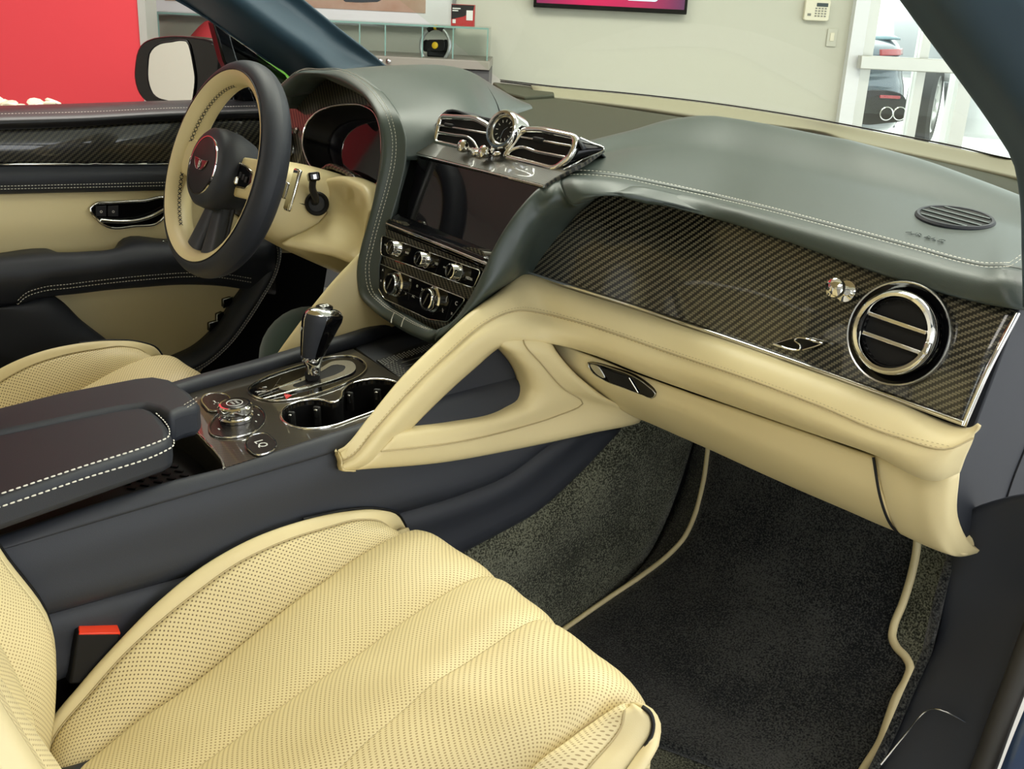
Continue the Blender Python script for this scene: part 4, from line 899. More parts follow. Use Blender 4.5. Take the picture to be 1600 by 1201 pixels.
# dark cowling over the vents
a = [PN(u, v, co, cn) for u, v in ((677, 200), (690, 178), (740, 180), (790, 190), (830, 199), (880, 206), (903, 216), (912, 232))]
b = [V((min(p.x * 1.05, .09), .06, .728)) for p in a]
patch('vent_cowling', [a, [x.lerp(y, .4) + V((0, 0, .008)) for x, y in zip(a, b)], b], 30, 10, navy, CV, .003, toward=V((0, 0, 3)))
a = [PN(u, v, co - cn * .002, cn) for u, v in ((903, 218), (897, 240), (880, 262))]; tipp = P(944, 231, X=.178)
patch('side_fairing', [a, [p.lerp(tipp, .6) for p in a], [tipp + V((0, 0, .0)), tipp + V((0, 0, -.002)), tipp + V((0, 0, -.004))]], 12, 10, gloss, CV, .003)
tube('fairing_trim', cr([a[0] + V((.004, .0, .003)), a[0].lerp(tipp, .6) + V((0, 0, .001)), tipp, a[2].lerp(tipp, .5) + V((0, -.002, -.002)), a[2] + V((.003, -.002, -.002))], 24), .0013, chrome, CV, False, 6)
ck = PN(790, 205, co + cn * .004, cn); ckn = V((.12, -.93, .33)).normalized()
CK = thing('dashboard_clock', 'small round chrome clock between the centre air vents', 'clock', ck)
lathe('clock_case', [(.0275, -.02), (.0290, .004), (.0287, .009), (.0265, .0120), (.0232, .0120), (.0222, .009), (.0212, .004)], ck, ckn, chrome, CK, 40)
lathe('inner_ring', [(.0213, .003), (.0213, .0065), (.0202, .0072), (.0186, .006), (.0184, .002)], ck, ckn, satin, CK, 36)
lathe('dial', [(.0214, 0), (.0214, .0035), (0, .0035)], ck, ckn, black, CK, 32)
kx2, ky2, _ = basis(ckn, (1, 0, 0))
for k in range(12):
    a = k * PI / 6; d_ = kx2 * math.sin(a) + ky2 * math.cos(a); box('hour_mark', ck + d_ * .0140 + ckn * .0038, d_, ckn.cross(d_), ckn, .0038, .0011, .0006, white_ink, CK)
for a, l in ((PI * .28, .0085), (PI * 1.06, .012)):
    d_ = kx2 * math.sin(a) + ky2 * math.cos(a); box('clock_hand', ck + d_ * l / 2 + ckn * .0044, d_, ckn.cross(d_), ckn, l, .0010, .0006, chrome, CK)
# ------------------------------------------------------------------ centre console
CC = thing('centre_console', 'navy leather centre console with carbon fibre top plate', 'console', (0, -.5, .1))
tn = V((0, -.055, 1)).normalized(); to = V((0, -.45, .431)); tx = V((1, 0, 0)); ty = tn.cross(tx)
def TP(u, v, lift=0.0): return PN(u, v, to + tn * lift, tn)
# sides
ring = [V((.150, y, z)) for y, z in ((-1.15, .02), (-1.15, .375), (-.5, .375), (-.3, .385), (-.15, .40), (.1, .42), (.25, .42), (.25, .02))]
prism3('tunnel_body', ring, (1, 0, 0), .31, black, CC)
rt = [P(u, v, X=.150) for u, v in ((-120, 872), (0, 836), (120, 796), (264, 752), (348, 731), (480, 688), (560, 662))] + [V((.14, -.25, .452)), V((.13, -.1, .46))]
ro = [P(u, v, X=.168) for u, v in ((-120, 884), (0, 849), (120, 809), (264, 766), (360, 740), (480, 703), (560, 680))] + [V((.165, -.25, .43)), V((.16, -.1, .44))]
rs_ = [P(u, v, X=.172) for u, v in ((-120, 893), (0, 859), (120, 824), (240, 789), (360, 754), (480, 719), (550, 698))] + [V((.17, -.25, .405)), V((.168, -.1, .42))]
rl = [P(u, v, X=.176) for u, v in ((-60, 1000), (40, 972), (160, 938), (287, 903), (420, 866), (560, 822))] + [P(635, 800, X=.18), P(724, 773, X=.182), P(797, 742, X=.183), P(857, 698, X=.183), P(900, 670, X=.183)]
patch('side_rail', [[p + V((-.012, 0, -.03)) for p in rt], rt, rt[0:0] + [a.lerp(b, .5) + V((.002, 0, .004)) for a, b in zip(rt, ro)], ro, rs_, [p + V((-.006, 0, -.003)) for p in rs_]], 50, 20, navy, CC, .003)
hm = [a.lerp(b, .5) + V((.006, 0, 0)) for a, b in zip(cr(rs_, 12), cr(rl, 12))]
patch('side_panel', [[p + V((-.003, 0, .002)) for p in rs_], [p + V((.0005, 0, -.005)) for p in rs_], hm, [p + V((.001, 0, .003)) for p in rl], [p + V((-.004, 0, -.001)) for p in rl]], 60, 20, navy, CC, .004)
rk = [P(u, v, X=.176) for u, v in ((-60, 1120), (60, 1075), (200, 1020), (330, 985), (460, 955), (600, 925), (727, 861), (780, 833), (836, 801), (895, 749), (969, 672))]
patch('kick_panel', [[p + V((-.003, 0, .001)) for p in rl], [p + V((.001, 0, -.004)) for p in rl], [a.lerp(b, .5) + V((.004, 0, 0)) for a, b in zip(rl, rk)], rk, [p + V((-.01, 0, -.004)) for p in rk]], 60, 16, navy, CC, .004)
# left rail
la = [TP(u, v) for u, v in ((200, 640), (320, 603), (400, 581), (470, 560), (540, 540), (620, 514), (680, 497))]
sweep('side_rail', [p + V((-.004, 0, .004)) for p in cr(la, 40)], rr(.026, .022, .009, 4), navy, CC, up=tn, angle=60)
# carbon top plate with wells
pl = [TP(u, v) for u, v in ((250, 640), (312, 606), (400, 583), (480, 563), (552, 545), (650, 606), (660, 640), (600, 655), (480, 690), (349, 731), (346, 719), (336, 705), (324, 692), (311, 678), (297, 665), (283, 655), (270, 649))]
plate = prism3('top_plate', pl, tn, .006, carbon_f, CC)
fig8 = [(439, 652), (443, 640), (460, 630), (486, 624.5), (506, 626), (521, 630), (531, 625), (536, 612), (552, 599), (580, 593), (610, 595), (624, 600), (628, 614), (600, 636), (552, 655), (512, 668), (480, 671), (458, 667), (444, 660)]
r8 = cr([TP(u, v) for u, v in fig8], 70, True)
bake_cut(plate, [prism3('tmp_cut', [p + tn * .02 for p in r8], tn, .05, black)])
l_ = plate.data.uv_layers.active or plate.data.uv_layers.new(name='UVMap'); W0 = WL[CC]
for lp in plate.data.loops: p = plate.data.vertices[lp.vertex_index].co; l_.data[lp.index].uv = (p.x, p.y)
tube('cup_holder_rim', [p + tn * .0006 for p in r8], .0020, chrome, CC, True, 8)
G = [r8 + [r8[0]], [p - tn * .03 for p in r8 + [r8[0]]], [p - tn * .048 for p in r8 + [r8[0]]]]; c8 = sum(r8, V((0, 0, 0))) / 70
gmesh('cup_holder_well', grid_of(G, 80, 8), black, CC, .001, toward=c8)
prism3('cup_holder_floor', [p - tn * .047 for p in r8], tn, .003, black, CC)
for u, v in ((496, 650), (456, 658), (590, 622), (547, 627)):
    c = TP(u, v, -.018); box('cup_grip', c, tx * .8 + ty * .6, ty * .8 - tx * .6, tn, .010, .006, .028, rubber, CC, .002); box('grip_window', c + V((.004, -.004, .006)), tx * .8 + ty * .6, ty * .8 - tx * .6, tn, .005, .004, .012, satin, CC, .001)
arc = [TP(u, v, .001) for u, v in ((250, 640), (270, 649), (283, 655), (297, 665), (311, 678), (324, 692), (336, 705), (346, 719), (350, 731))]
tube('bin_edge', cr(arc, 30), .0018, satin, CC, False, 6)
patch('bin_wall', [arc, [p - tn * .03 for p in arc], [p - tn * .055 for p in arc]], 24, 6, black, CC, .002, toward=V((0, -1, .5)))
prism3('bin_mat', [V((x, y, .380)) for x, y in ((-.13, -1.0), (.145, -1.0), (.145, -.5), (-.13, -.5))], ZU, .004, rubber, CC)
for i in range(7):
    for j in range(5): box('mat_rib', V((.02 + i * .016, -.66 + j * .016, .3815)), (1, 1, 0), (-1, 1, 0), ZU, .010, .004, .002, black, CC)
# front tray with rubber mat
tr = [TP(u, v, -.004) for u, v in ((556, 543), (625, 510), (700, 500), (740, 540), (640, 604))]
prism3('front_tray', tr, tn, .006, navy, CC)
trm = [TP(u, v, -.001) for u, v in ((588, 562), (660, 535), (720, 530), (700, 570), (632, 596))]
prism3('tray_mat', trm, tn, .003, rubber, CC)
o0 = TP(590, 562, .0); e1 = (TP(672, 536, .0) - o0); e2 = (TP(632, 595, .0) - o0); hexm = pbsdf('grey_rubber_nub', (.30, .31, .29), .45)
vs = []; fs = []
def nub(p, s=.0017):
    k = len(vs); vs.extend([p + tx * s, p + ty * s, p - tx * s, p - ty * s, p + tn * .0012]); fs.extend([(k, k + 1, k + 4), (k + 1, k + 2, k + 4), (k + 2, k + 3, k + 4), (k + 3, k, k + 4)])
for i in range(22):
    for j in range(4): nub(o0 + e1 * (i / 21) + e2 * (.04 + .055 * j + .027 * (i % 2)))
for i in range(12):
    for j in range(4): nub(o0 + e2 * (.26 + .72 * i / 11) + e1 * (.015 + .05 * j + .025 * (i % 2)))
nb = mesh('mat_nubs', vs, fs, hexm, CC, False); nb['kind'] = 'stuff'
for k in range(4): a = o0 + e1 * .25 + e2 * (.38 + .16 * k); tube('mat_ridge', [a, a + e1 * .75], .0009, hexm, CC, False, 5)
# rotary drive dial and two buttons
bt = pbsdf('dark_button', (.018, .014, .013), .25)
dr = cr([TP(u, v, .0006) for u, v in ((327, 670), (333, 655), (350, 641), (374, 633), (398, 635), (412, 645), (414, 656), (406, 669), (390, 679), (368, 684), (345, 684), (331, 679))], 44, True)
dd = prism3('dial_base', dr, tn, .003, bt, CC); tube('dial_base_rim', [p + tn * .0008 for p in dr], .0017, chrome, CC, True, 6)
dc = TP(369, 654, .001)
dk = lathe('drive_dial', [(.0215, 0), (.0215, .004), (.019, .006), (.019, .010), (.0215, .012), (.0215, .019), (.0195, .021), (.0165, .0212)], dc, tn, chrome, CC, 40)
lathe('dial_cap', [(.0168, .0), (.0168, .0214), (.015, .022), (0, .022)], dc, tn, bt, dk, 32)
lathe('dial_cap_ring', [(.0105, .0221), (.0103, .0224), (.0095, .0224), (.0093, .0221)], dc, tn, white_ink, dk, 24)
text('dial_print', 'START', dc + tn * .0222 + ty * .0028, tx, ty, .0042, .0003, white_ink, dk); text('dial_print', 'STOP', dc + tn * .0222 - ty * .0028, tx, ty, .0042, .0003, white_ink, dk)
for u, v, s in ((394, 642, .003), (404, 648, .0024), (400, 658, .0024), (342, 670, .003)): box('dial_mark', TP(u, v, .0011), tx, ty, tn, s * 1.5, s * .6, .0004, white_ink, CC)
for pts, uc, vc, tx_ in ((((316, 622), (322, 616), (345, 614), (357, 619), (359, 630), (352, 638), (332, 642), (320, 634)), 337, 628, '~:'), (((385, 690), (392, 680), (413, 676), (424, 683), (432, 694), (424, 704), (404, 710), (390, 703)), 408, 693, 'LQ')):
    r_ = cr([TP(u, v, .0026) for u, v in pts], 32, True); b_o = prism3('console_button', r_, tn, .004, bt, CC, .0006); tube('button_rim', [p - tn * .0006 for p in r_], .0017, chrome, b_o, True, 6); text('button_print', tx_, TP(uc, vc, .0027), tx, ty, .016, .0003, white_ink, b_o)
# gear selector
GS = thing('gear_selector', 'chrome and navy leather gear selector lever on the console', 'gear lever', TP(490, 592))
er = cr([TP(u, v, .0008) for u, v in ((388, 610), (399, 599), (450, 578), (478, 569.5), (520, 558), (548, 557), (566, 564), (573, 574), (566, 585), (540, 599), (500, 614), (460, 624), (430, 627), (400, 621))], 60, True)
prism3('base_plate', er, tn, .003, gloss, GS); tube('base_rim', [p + tn * .0008 for p in er], .0016, chrome, GS, True, 6)
r2 = cr([TP(u, v, .003) for u, v in ((436, 607), (470, 590), (500, 575), (525, 563), (545, 563), (556, 572), (552, 581), (530, 590), (495, 601), (460, 610))], 48, True)
r3 = cr([TP(u, v, .003) for u, v in ((458, 603), (480, 592), (505, 578), (525, 569), (538, 571), (538, 577), (526, 584), (500, 593), (478, 601), (464, 605))], 48, True)
frame3('gate_surround', r2, r3, tn, .003, satin, GS, .0006)
prism3('gate_slot', [p - tn * .001 for p in r3], tn, .002, black, GS)
for s, u, v in (('P', 413, 605), ('A', 403, 612), ('(P)', 412, 612), ('o', 430, 619)): text('button_print', s, TP(u, v, .0012), tx, ty, .009, .0003, white_ink, GS)
prism3('hazard_button', [TP(u, v, .0013) for u, v in ((443, 614), (456, 617), (447, 623))], tn, .0005, red_ink, GS)
tube('shift_boot_arm', [TP(488, 586, .0), TP(488, 585, .010)], .0105, gloss, GS, False, 14)
for a_, b_ in (((420, 617), (438, 590)), ((440, 622), (470, 600)), ((405, 606), (425, 611)), ((430, 601), (470, 607))): tube('button_gap', [TP(*a_, .001), TP(*b_, .001)], .0005, satin, GS, False, 4)
for a_, b_ in (((403, 617), (470, 592)), ((412, 623), (480, 604))): tube('gate_strip', [TP(*a_, .0018), TP(*b_, .0035)], .0012, chrome, GS, False, 6)
# handle: lofted stack of rounded sections leaning to the rear
gb = P(490, 580, X=-.02); gt = P(505, 486, X=-.02)
secs = [(490, 584, .0095, .010), (489, 572, .0095, .011), (487, 566, .0115, .014), (489, 550, .0135, .017), (494, 530, .016, .0215), (500, 510, .0185, .026), (504, 497, .0195, .0285), (506, 490, .0185, .0275), (507, 485, .0160, .0235), (508, 481, .011, .015), (508.5, 479.5, .001, .001)]
def loft(name, secs, mat, k0, k1, a0=0, a1=360, grow=0.0, n=28):
    rows = []
    for u, v, rx, ry in secs:
        c = P(u, v, X=-.02); up = (gt - gb).normalized(); fx = V((1, 0, 0)); fy = up.cross(fx)
        rows.append([c + fx * (rx + grow) * math.cos(a) + fy * (ry + grow) * math.sin(a) for a in [math.radians(a0 + (a1 - a0) * i / n) for i in range(n + 1)]])
    G = grid_of(rows, n + 1, len(secs) * 4, arc=False); m = len(G); G = G[int(k0 * (m - 1)):int(k1 * (m - 1)) + 1]
    return gmesh(name, G, mat, GS, 0, toward=None)
hb = loft('lever_handle', secs, chrome, 0, 1)
loft('leather_grip', secs, navy, .27, .72, -80, -10, .0010); loft('leather_grip', secs, navy, .27, .72, 190, 262, .0010); loft('side_insert', secs, gloss, .30, .74, -8, 60, .0009)
gu = (gt - gb).normalized(); bx_, by_, bn_ = basis(gu + V((.12, -.22, 0)), (1, 0, 0)); bc = P(508, 481, X=-.02) + V((.001, -.002, .0012))
lathe('top_badge', [(.0120, -.006), (.0120, .0008), (.010, .0016), (0, .0022)], bc, bn_, gloss, GS, 24)
text('badge_letter', 'B', bc + bn_ * .0022, bx_, by_, .018, .0006, white_ink, GS)
text('lever_print', 'P', P(499, 512, X=-.02) + V((0, -.0272, .002)), (1, 0, 0), (0, .1, 1), .009, .0005, white_ink, GS)
# armrest lids
AR = thing('armrest', 'navy leather split armrest with white stitched edge on the console', 'armrest', (0, -.8, .43))
def ZP(u, v, z): return P(u, v, Z=z)
ring = [ZP(u, v, .470) for u, v in ((238, 639), (252, 650), (261, 662), (268, 676), (267, 686), (255, 693), (120, 738), (0, 778), (-220, 850), (-330, 790), (-220, 732), (0, 676), (120, 650), (192, 637), (225, 634))]
prism3('right_lid', ring, ZU, .036, navy, AR, .009, seg=4)
ring = [ZP(u, v, .474) for u, v in ((-220, 690), (0, 634), (90, 612), (210, 589), (240, 586), (268, 591), (298, 611), (312, 627), (306, 634), (285, 639), (264, 648), (245, 637), (225, 632), (192, 636), (120, 650), (0, 675), (-220, 730), (-330, 740))]
prism3('left_lid', ring, ZU, .040, navy, AR, .009, seg=4)
for du, dv, z in ((2, 0, .4706), (2, 6, .4665)):
    s_ = [ZP(u + du, v + dv, z) for u, v in ((241, 646), (255, 660), (262, 674), (259, 684), (245, 690), (120, 731), (0, 771), (-150, 820))]
    if dv > 0: s_ = [ZP(u, v, .470) + V((.0012, .0008, -.0085)) for u, v in ((268, 676), (267, 686), (255, 693), (120, 738), (0, 778), (-150, 827))]
    stitches('stitching', cr(s_, 90), V((.2, 0, 1)) if dv < 0 else V((1, 0, .6)), thread, AR, .0072, .0056, .0016, .0010)
for k in range(2): stitches('stitching', [ZP(287 + 5 * k, 634 + 4 * k, .4745), ZP(309, 621 + 6 * k, .4745)], ZU, thread, AR, .0060, .0044, .0012, .0008)
# ------------------------------------------------------------------ seats
SE = thing('passenger_seat', 'cream perforated leather passenger seat in the foreground', 'seat', (.43, -.65, 0), group='front seats')
ext = [V((0, .020, -.022)), V((0, .030, -.06)), V((0, .020, -.16))]
def row(px, x0, x1, dz=0, front=True):
    n = len(px); r = [P(u, v, X=x0 + (x1 - x0) * i / (n - 1)) + V((0, 0, dz)) for i, (u, v) in enumerate(px)]
    if front: r += [r[-1] + e for e in ext]
    return r
Lb = [(60, 1240), (140, 1183), (210, 1127), (298, 1067), (385, 997), (455, 941), (510, 902), (560, 866), (605, 840), (632, 827), (650, 823)]
S1 = [(215, 1268), (315, 1193), (370, 1153), (420, 1116), (500, 1060), (560, 1021), (622, 976), (670, 943), (710, 918), (742, 903), (768, 900)]
S2 = [(430, 1275), (528, 1200), (580, 1150), (630, 1108), (675, 1067), (728, 1034), (775, 1003), (812, 978), (834, 968), (848, 966), (858, 970)]
Rb = [(735, 1290), (770, 1248), (795, 1217), (815, 1194), (850, 1153), (885, 1118), (912, 1094), (935, 1080), (955, 1073), (975, 1072), (990, 1078)]
L0 = row(Lb, .25, .235); R1 = row(S1, .365, .365); R2 = row(S2, .49, .495); R3 = row(Rb, .605, .628)
def mid(a, b, f, dz): return [x.lerp(y, f) + V((0, .0, dz)) for x, y in zip(a, b)]
def dn(r, d): return [p + V((0, -d * .4, -d)) if i < len(r) - 2 else p for i, p in enumerate(r)]
pA = [[p + V((-.006, -.004, -.03)) for p in L0], dn(L0, .004), mid(L0, R1, .12, .002), mid(L0, R1, .5, .004), mid(L0, R1, .94, .0015), dn(R1, .0015)]
pB = [dn(R1, .0015), mid(R1, R2, .06, .0015), mid(R1, R2, .5, .004), mid(R1, R2, .94, .0015), dn(R2, .0015)]
pC = [dn(R2, .0015), mid(R2, R3, .07, .0015), mid(R2, R3, .5, .005), mid(R2, R3, .9, .004), dn(R3, .002), [p + V((.010, -.006, -.022)) for p in R3], [p + V((.004, -.012, -.07)) for p in R3]]
for r_ in (pA, pB, pC): patch('cushion_panel', r_, 60, 26, perf, SE, .006, toward=V((.43, -.6, 3)))
tube('front_edge_seam', cr([p + V((.010, -.004, -.020)) for p in R3[3:10]], 40), .0010, thread_cr, SE, False, 5)
# left bolster
bo_ = [(66, 1184), (75, 1134), (123, 1071), (189, 997), (245, 941), (315, 885), (385, 845), (473, 813), (540, 799), (595, 797), (622, 805), (634, 824)]
bs = [(60, 1225), (88, 1148), (140, 1085), (196, 1022), (250, 972), (305, 928), (368, 883), (440, 848), (510, 825), (565, 812), (598, 816), (616, 832)]
bi = [(60, 1262), (120, 1200), (180, 1153), (250, 1103), (310, 1060), (385, 1000), (440, 955), (490, 920), (540, 882), (580, 856), (612, 840), (630, 833)]
BO = row(bo_, .196, .190, 0, False); BS = row(bs, .207, .206, 0, False); BI = row(bi, .246, .238, -.006, False)
BD = [p + V((-.006, 0, -.03)) for p in BO]; BE = [p + V((-.004, .0, -.14)) for p in BO]
patch('bolster_face', [[p + V((.004, 0, -.03)) for p in BI], BI, [a.lerp(b, .5) + V((.003, 0, .006)) for a, b in zip(BI, BS)], BS], 60, 16, perf_b, SE, .005, toward=V((.5, -.6, 2)))
patch('bolster_edge', [BS, [a.lerp(b, .5) + V((.0, -.001, .004)) for a, b in zip(BS, BO)], BO, BD, BE], 60, 18, cream, SE, .005, toward=V((.1, -.7, 1)))
tube('bolster_piping', cr([p + V((-.003, .002, .0)) for p in BO[7:]], 30), .0018, black, SE, False, 6)
tube('bolster_seam', [p + V((.0, -.0005, .0008)) for p in cr(BS, 60)], .0010, thread_cr, SE, False, 5)
fc = [BO[-1], BS[-1], BI[-1]]; patch('bolster_front', [fc, [p + V((.002, .012, -.03)) for p in fc], [p + V((.002, .010, -.12)) for p in fc]], 10, 10, cream, SE, .004)
# right bolster
ro_ = [(880, 1340), (915, 1295), (950, 1246), (983, 1200), (1004, 1171), (1017, 1148), (1019, 1130), (1013, 1114), (1002, 1106), (990, 1103)]
rw_ = [(900, 1345), (935, 1290), (968, 1245), (997, 1202), (1015, 1173), (1025, 1148), (1026, 1132), (1019, 1116), (1005, 1106), (991, 1102)]
rs2 = [(850, 1300), (880, 1260), (905, 1222), (922, 1196), (940, 1176), (958, 1155), (971, 1134), (974, 1119), (975, 1110), (982, 1104)]
ri2 = [(770, 1300), (795, 1255), (812, 1225), (830, 1202), (850, 1183), (885, 1158), (920, 1132), (945, 1116), (962, 1109), (976, 1105)]
nose = [V((0, .010, -.03)), V((0, .006, -.12))]
def nz(r): return r + [r[-1] + e for e in nose]
RO = row(ro_, .680, .665, 0, False); RW = row(rw_, .690, .667, 0, False); RSS = row(rs2, .655, .652, 0, False); RI2 = row(ri2, .618, .640, 0, False)
for R_, ov in ((RO, ((-5, 1017, 1148, .299), (-4, 1019, 1130, .309), (-3, 1013, 1114, .318), (-2, 1002, 1106, .320), (-1, 990, 1103, .317))), (RW, ((-5, 1025, 1148, .296), (-4, 1026, 1132, .304), (-3, 1019, 1116, .311), (-2, 1005, 1106, .315), (-1, 991, 1102, .314))), (RSS, ((-2, 976, 1110, .321), (-1, 982, 1104, .318))), (RI2, ((-1, 976, 1105, .314),))):
    for k_, u, v, z in ov: R_[k_] = P(u, v, Z=z)
patch('bolster_face', [[p + V((-.006, 0, -.03)) for p in nz(RI2)], nz(RI2), [a.lerp(b, .5) + V((0, 0, .005)) for a, b in zip(nz(RI2), nz(RSS))], nz(RSS)], 50, 14, perf, SE, .004, toward=V((.6, -.7, 2)))
patch('bolster_edge', [nz(RSS), [a.lerp(b, .5) + V((0, .0, .004)) for a, b in zip(nz(RSS), nz(RO))], nz(RO)], 50, 14, cream, SE, .004, toward=V((.8, -.7, 2)))
patch('bolster_side', [nz(RO), nz(RW), [p + V((-.012, 0, -.02)) for p in nz(RW)], [p + V((-.05, -.01, -.10)) for p in nz(RW)]], 50, 18, cream, SE, .004, toward=V((1.2, -.7, 1)))
tube('bolster_piping', cr([p + V((.001, .000, .0022)) for p in RO[:-1]], 50), .0022, black, SE, False, 6)
tube('bolster_seam', [p + V((0, 0, .0008)) for p in cr(RSS[:-1], 50)], .0010, thread_cr, SE, False, 5)
# seat base under the cushion
box('seat_base', (.43, -.66, .10), (1, 0, 0), (0, 1, 0), (0, 0, 1), .42, .46, .14, navy, SE, .03)
# backrest
zs_ = (.15, .22, .29, .36, .44, .52, .62, .74, .86)
def bcol(x, off, dx=0): return [V((x + dx * i / 8, y + off, z)) for i, (y, z) in enumerate(zip((-.835, -.812, -.800, -.812, -.838, -.865, -.905, -.955, -1.005), zs_))]
e_ = [P(u, v, X=.200) for u, v in ((62, 1215), (66, 1180), (76, 1130), (83, 1040), (78, 985), (60, 930), (30, 890), (0, 862))]
c1_ = e_ + [V((.198, -.865, .50)), V((.20, -.905, .62)), V((.21, -.955, .74)), V((.23, -1.0, .85))]
c1_ = cr(c1_, 9)
c0_ = [p + V((-.012, -.05, 0)) for p in c1_]; c0b = [p + V((-.004, -.012, 0)) for p in c1_]
c1i = [p + V((.022, -.003, 0)) for p in c1_]
c2_ = bcol(.285, -.06); c3_ = bcol(.425, -.075); c4_ = bcol(.565, -.065); c5_ = bcol(.625, -.045); c6_ = bcol(.665, -.06); c7_ = bcol(.675, -.12)
patch('backrest_bolster_edge', [c0_, c0b, c1_, c1i], 50, 16, cream, SE, .006, toward=V((.3, -.3, .5)))
patch('backrest_bolster_face', [c1i, [a.lerp(b, .5) + V((.004, .006, 0)) for a, b in zip(c1i, c2_)], c2_], 50, 16, perf, SE, .006, toward=V((.6, -.3, .5)))
tube('backrest_piping', [p + V((-.006, .002, 0)) for p in cr(c1_, 60)], .0020, black, SE, False, 6)
patch('backrest_panel', [[p + V((0, -.01, 0)) for p in c2_], [a.lerp(b, .1) + V((0, .006, 0)) for a, b in zip(c2_, c3_)], c3_, [a.lerp(b, .9) + V((0, .006, 0)) for a, b in zip(c3_, c4_)], [p + V((0, -.01, 0)) for p in c4_]], 50, 24, perf, SE, .006, toward=V((.43, 0, .5)))
rr0 = [V((.60, -.86, .16)), V((.63, -.872, .30)), V((.645, -.885, .40)), P(60, 1188, X=.645), P(0, 1092, X=.635), V((.63, -.945, .64)), V((.62, -.975, .74)), V((.61, -1.0, .82)), V((.60, -1.02, .87))]
patch('backrest_bolster_face', [c4_, [a.lerp(b, .5) + V((0, .004, 0)) for a, b in zip(c4_, rr0)], rr0], 50, 14, perf, SE, .006, toward=V((.3, 0, .6)))
patch('backrest_bolster_edge', [rr0, [p + V((.016, -.004, 0)) for p in rr0], [p + V((.026, -.018, -.002)) for p in rr0]], 50, 12, cream, SE, .006, toward=V((1, -.2, .6)))
bk = [p + V((.028, -.02, -.003)) for p in rr0]; patch('backrest_side', [bk, [p + V((.01, -.06, 0)) for p in bk], [p + V((-.01, -.12, 0)) for p in bk]], 40, 10, navy, SE, .006, toward=V((2, -.9, .6)))
bb = [[V((x, y - .13 - (.0 if abs(x - .43) < .2 else -.02), z)) for x in (.19, .30, .43, .56, .67)] for y, z in zip((-.835, -.812, -.812, -.838, -.865, -.905, -.955, -1.005), (.15, .22, .36, .44, .52, .62, .74, .86))]
patch('backrest_shell', bb, 20, 20, navy, SE, .01, toward=V((.43, -2, .5)))
sweep('headrest', cr([V((.30, -1.04, .97)), V((.36, -1.03, .975)), V((.43, -1.027, .977)), V((.50, -1.03, .975)), V((.56, -1.04, .97))], 20), rr(.075, .17, .035, 4), cream, SE, up=(0, -.15, 1))
for x in (.38, .48): tube('headrest_post', [V((x, -1.03, .82)), V((x, -1.035, .92))], .006, chrome, SE)
# driver seat: the same seat on the other side
DS = SE.copy(); COL.objects.link(DS); DS.name = 'driver_seat'; DS.location = SE.location + V((-.80, -.012, .0)); DS['label'] = 'cream leather driver seat beyond the centre armrest'; DS['group'] = 'front seats'
for ch in list(SE.children):
    c = ch.copy(); COL.objects.link(c); c.parent = DS
# belt buckle
bu = P(153, 1010, X=.192); BK = thing('belt_buckle', 'black seat belt buckle with red release button beside the seat', 'buckle', bu - V((0, 0, .05)))
fx = V((.35, -.80, .15)).normalized()
up_ = (V((.12, .0, 1)) - fx * 0).normalized(); sx2 = V((.25, .97, 0)).normalized(); nx = up_.cross(sx2).normalized()
ring = [P(u, v, X=.190) for u, v in ((121, 974), (124, 990), (189, 988), (178, 1040), (150, 1072), (108, 1060), (114, 1000))]
ring = [P(u, v, X=.192) for u, v in ((122, 988), (189, 988), (178, 1066), (108, 1070))]
prism3('buckle_body', ring, (1, 0, 0), .022, black, BK, .003)
prism3('release_button', [P(122, 969, X=.172), P(181, 968, X=.172), P(189, 989, X=.1930), P(123, 990, X=.1930)], (.55, 0, .84), .010, red_lamp, BK, .0015)
# ------------------------------------------------------------------ steering wheel
SW = thing('steering_wheel', 'two-tone cream and navy leather steering wheel with a winged emblem', 'steering wheel', (-.385, -.28, .62))
wt0 = math.radians(19); wn = V((0, -math.cos(wt0), math.sin(wt0))); wx = V((1, 0, 0)); wy = wn.cross(wx); wc = V((-.385, -.330, .667)); WR = .158; RA_, RB_ = .0195, .0235
def er(a): return wx * math.cos(a) + wy * math.sin(a)
def rim(name, p0, p1, k, mat, n=96, m=14, a0=0, a1=360):
    G = []
    for j in range(m + 1):
        ph = math.radians(p0 + (p1 - p0) * j / m); r_ = []
        for i in range(n + 1):
            a = math.radians(a0 + (a1 - a0) * i / n); fl = 1.0 - .035 * max(0, -math.sin(a)) ** 3
            r_.append(wc + er(a) * (WR * fl + (RA_ + k) * math.cos(ph)) + wn * ((RB_ + k) * math.sin(ph)))
        G.append(r_)
    return gmesh(name, G, mat, SW, 0, toward=None)
def fixrim(o): return fixn(o)
fixrim(rim('rim_grip', 0, 360, 0, navy, m=24)); fixrim(rim('rim_inlay', 96, 250, .0010, cream))
for ph in (93,):
    pts = [wc + er(a) * (WR * (1 - .035 * max(0, -math.sin(a)) ** 3) + (RA_ + .0007) * math.cos(math.radians(ph))) + wn * ((RB_ + .0007) * math.sin(math.radians(ph))) for a in [2 * PI * i / 96 for i in range(96)]]
    tube('rim_seam', pts, .0009, black, SW, True, 5)
for a0, a1 in ((100, 168), (190, 232), (12, 80), (-52, -10)):   # cross stitching on the inner side
    for sk in (1, -1):
        pts = [wc + er(math.radians(a0 + (a1 - a0) * i / 20)) * (WR - (RA_ + .0026) * math.cos(math.radians(16))) + wn * ((RB_ + .0026) * math.sin(math.radians(16))) for i in range(21)]
        am = lambda f, a0=a0, a1=a1: -er(math.radians(a0 + (a1 - a0) * f)) + wn * .3
        stitches('cross_stitching', pts, am, thread_dk, SW, .0078, .0105, .0014, .0012, .85 * sk)
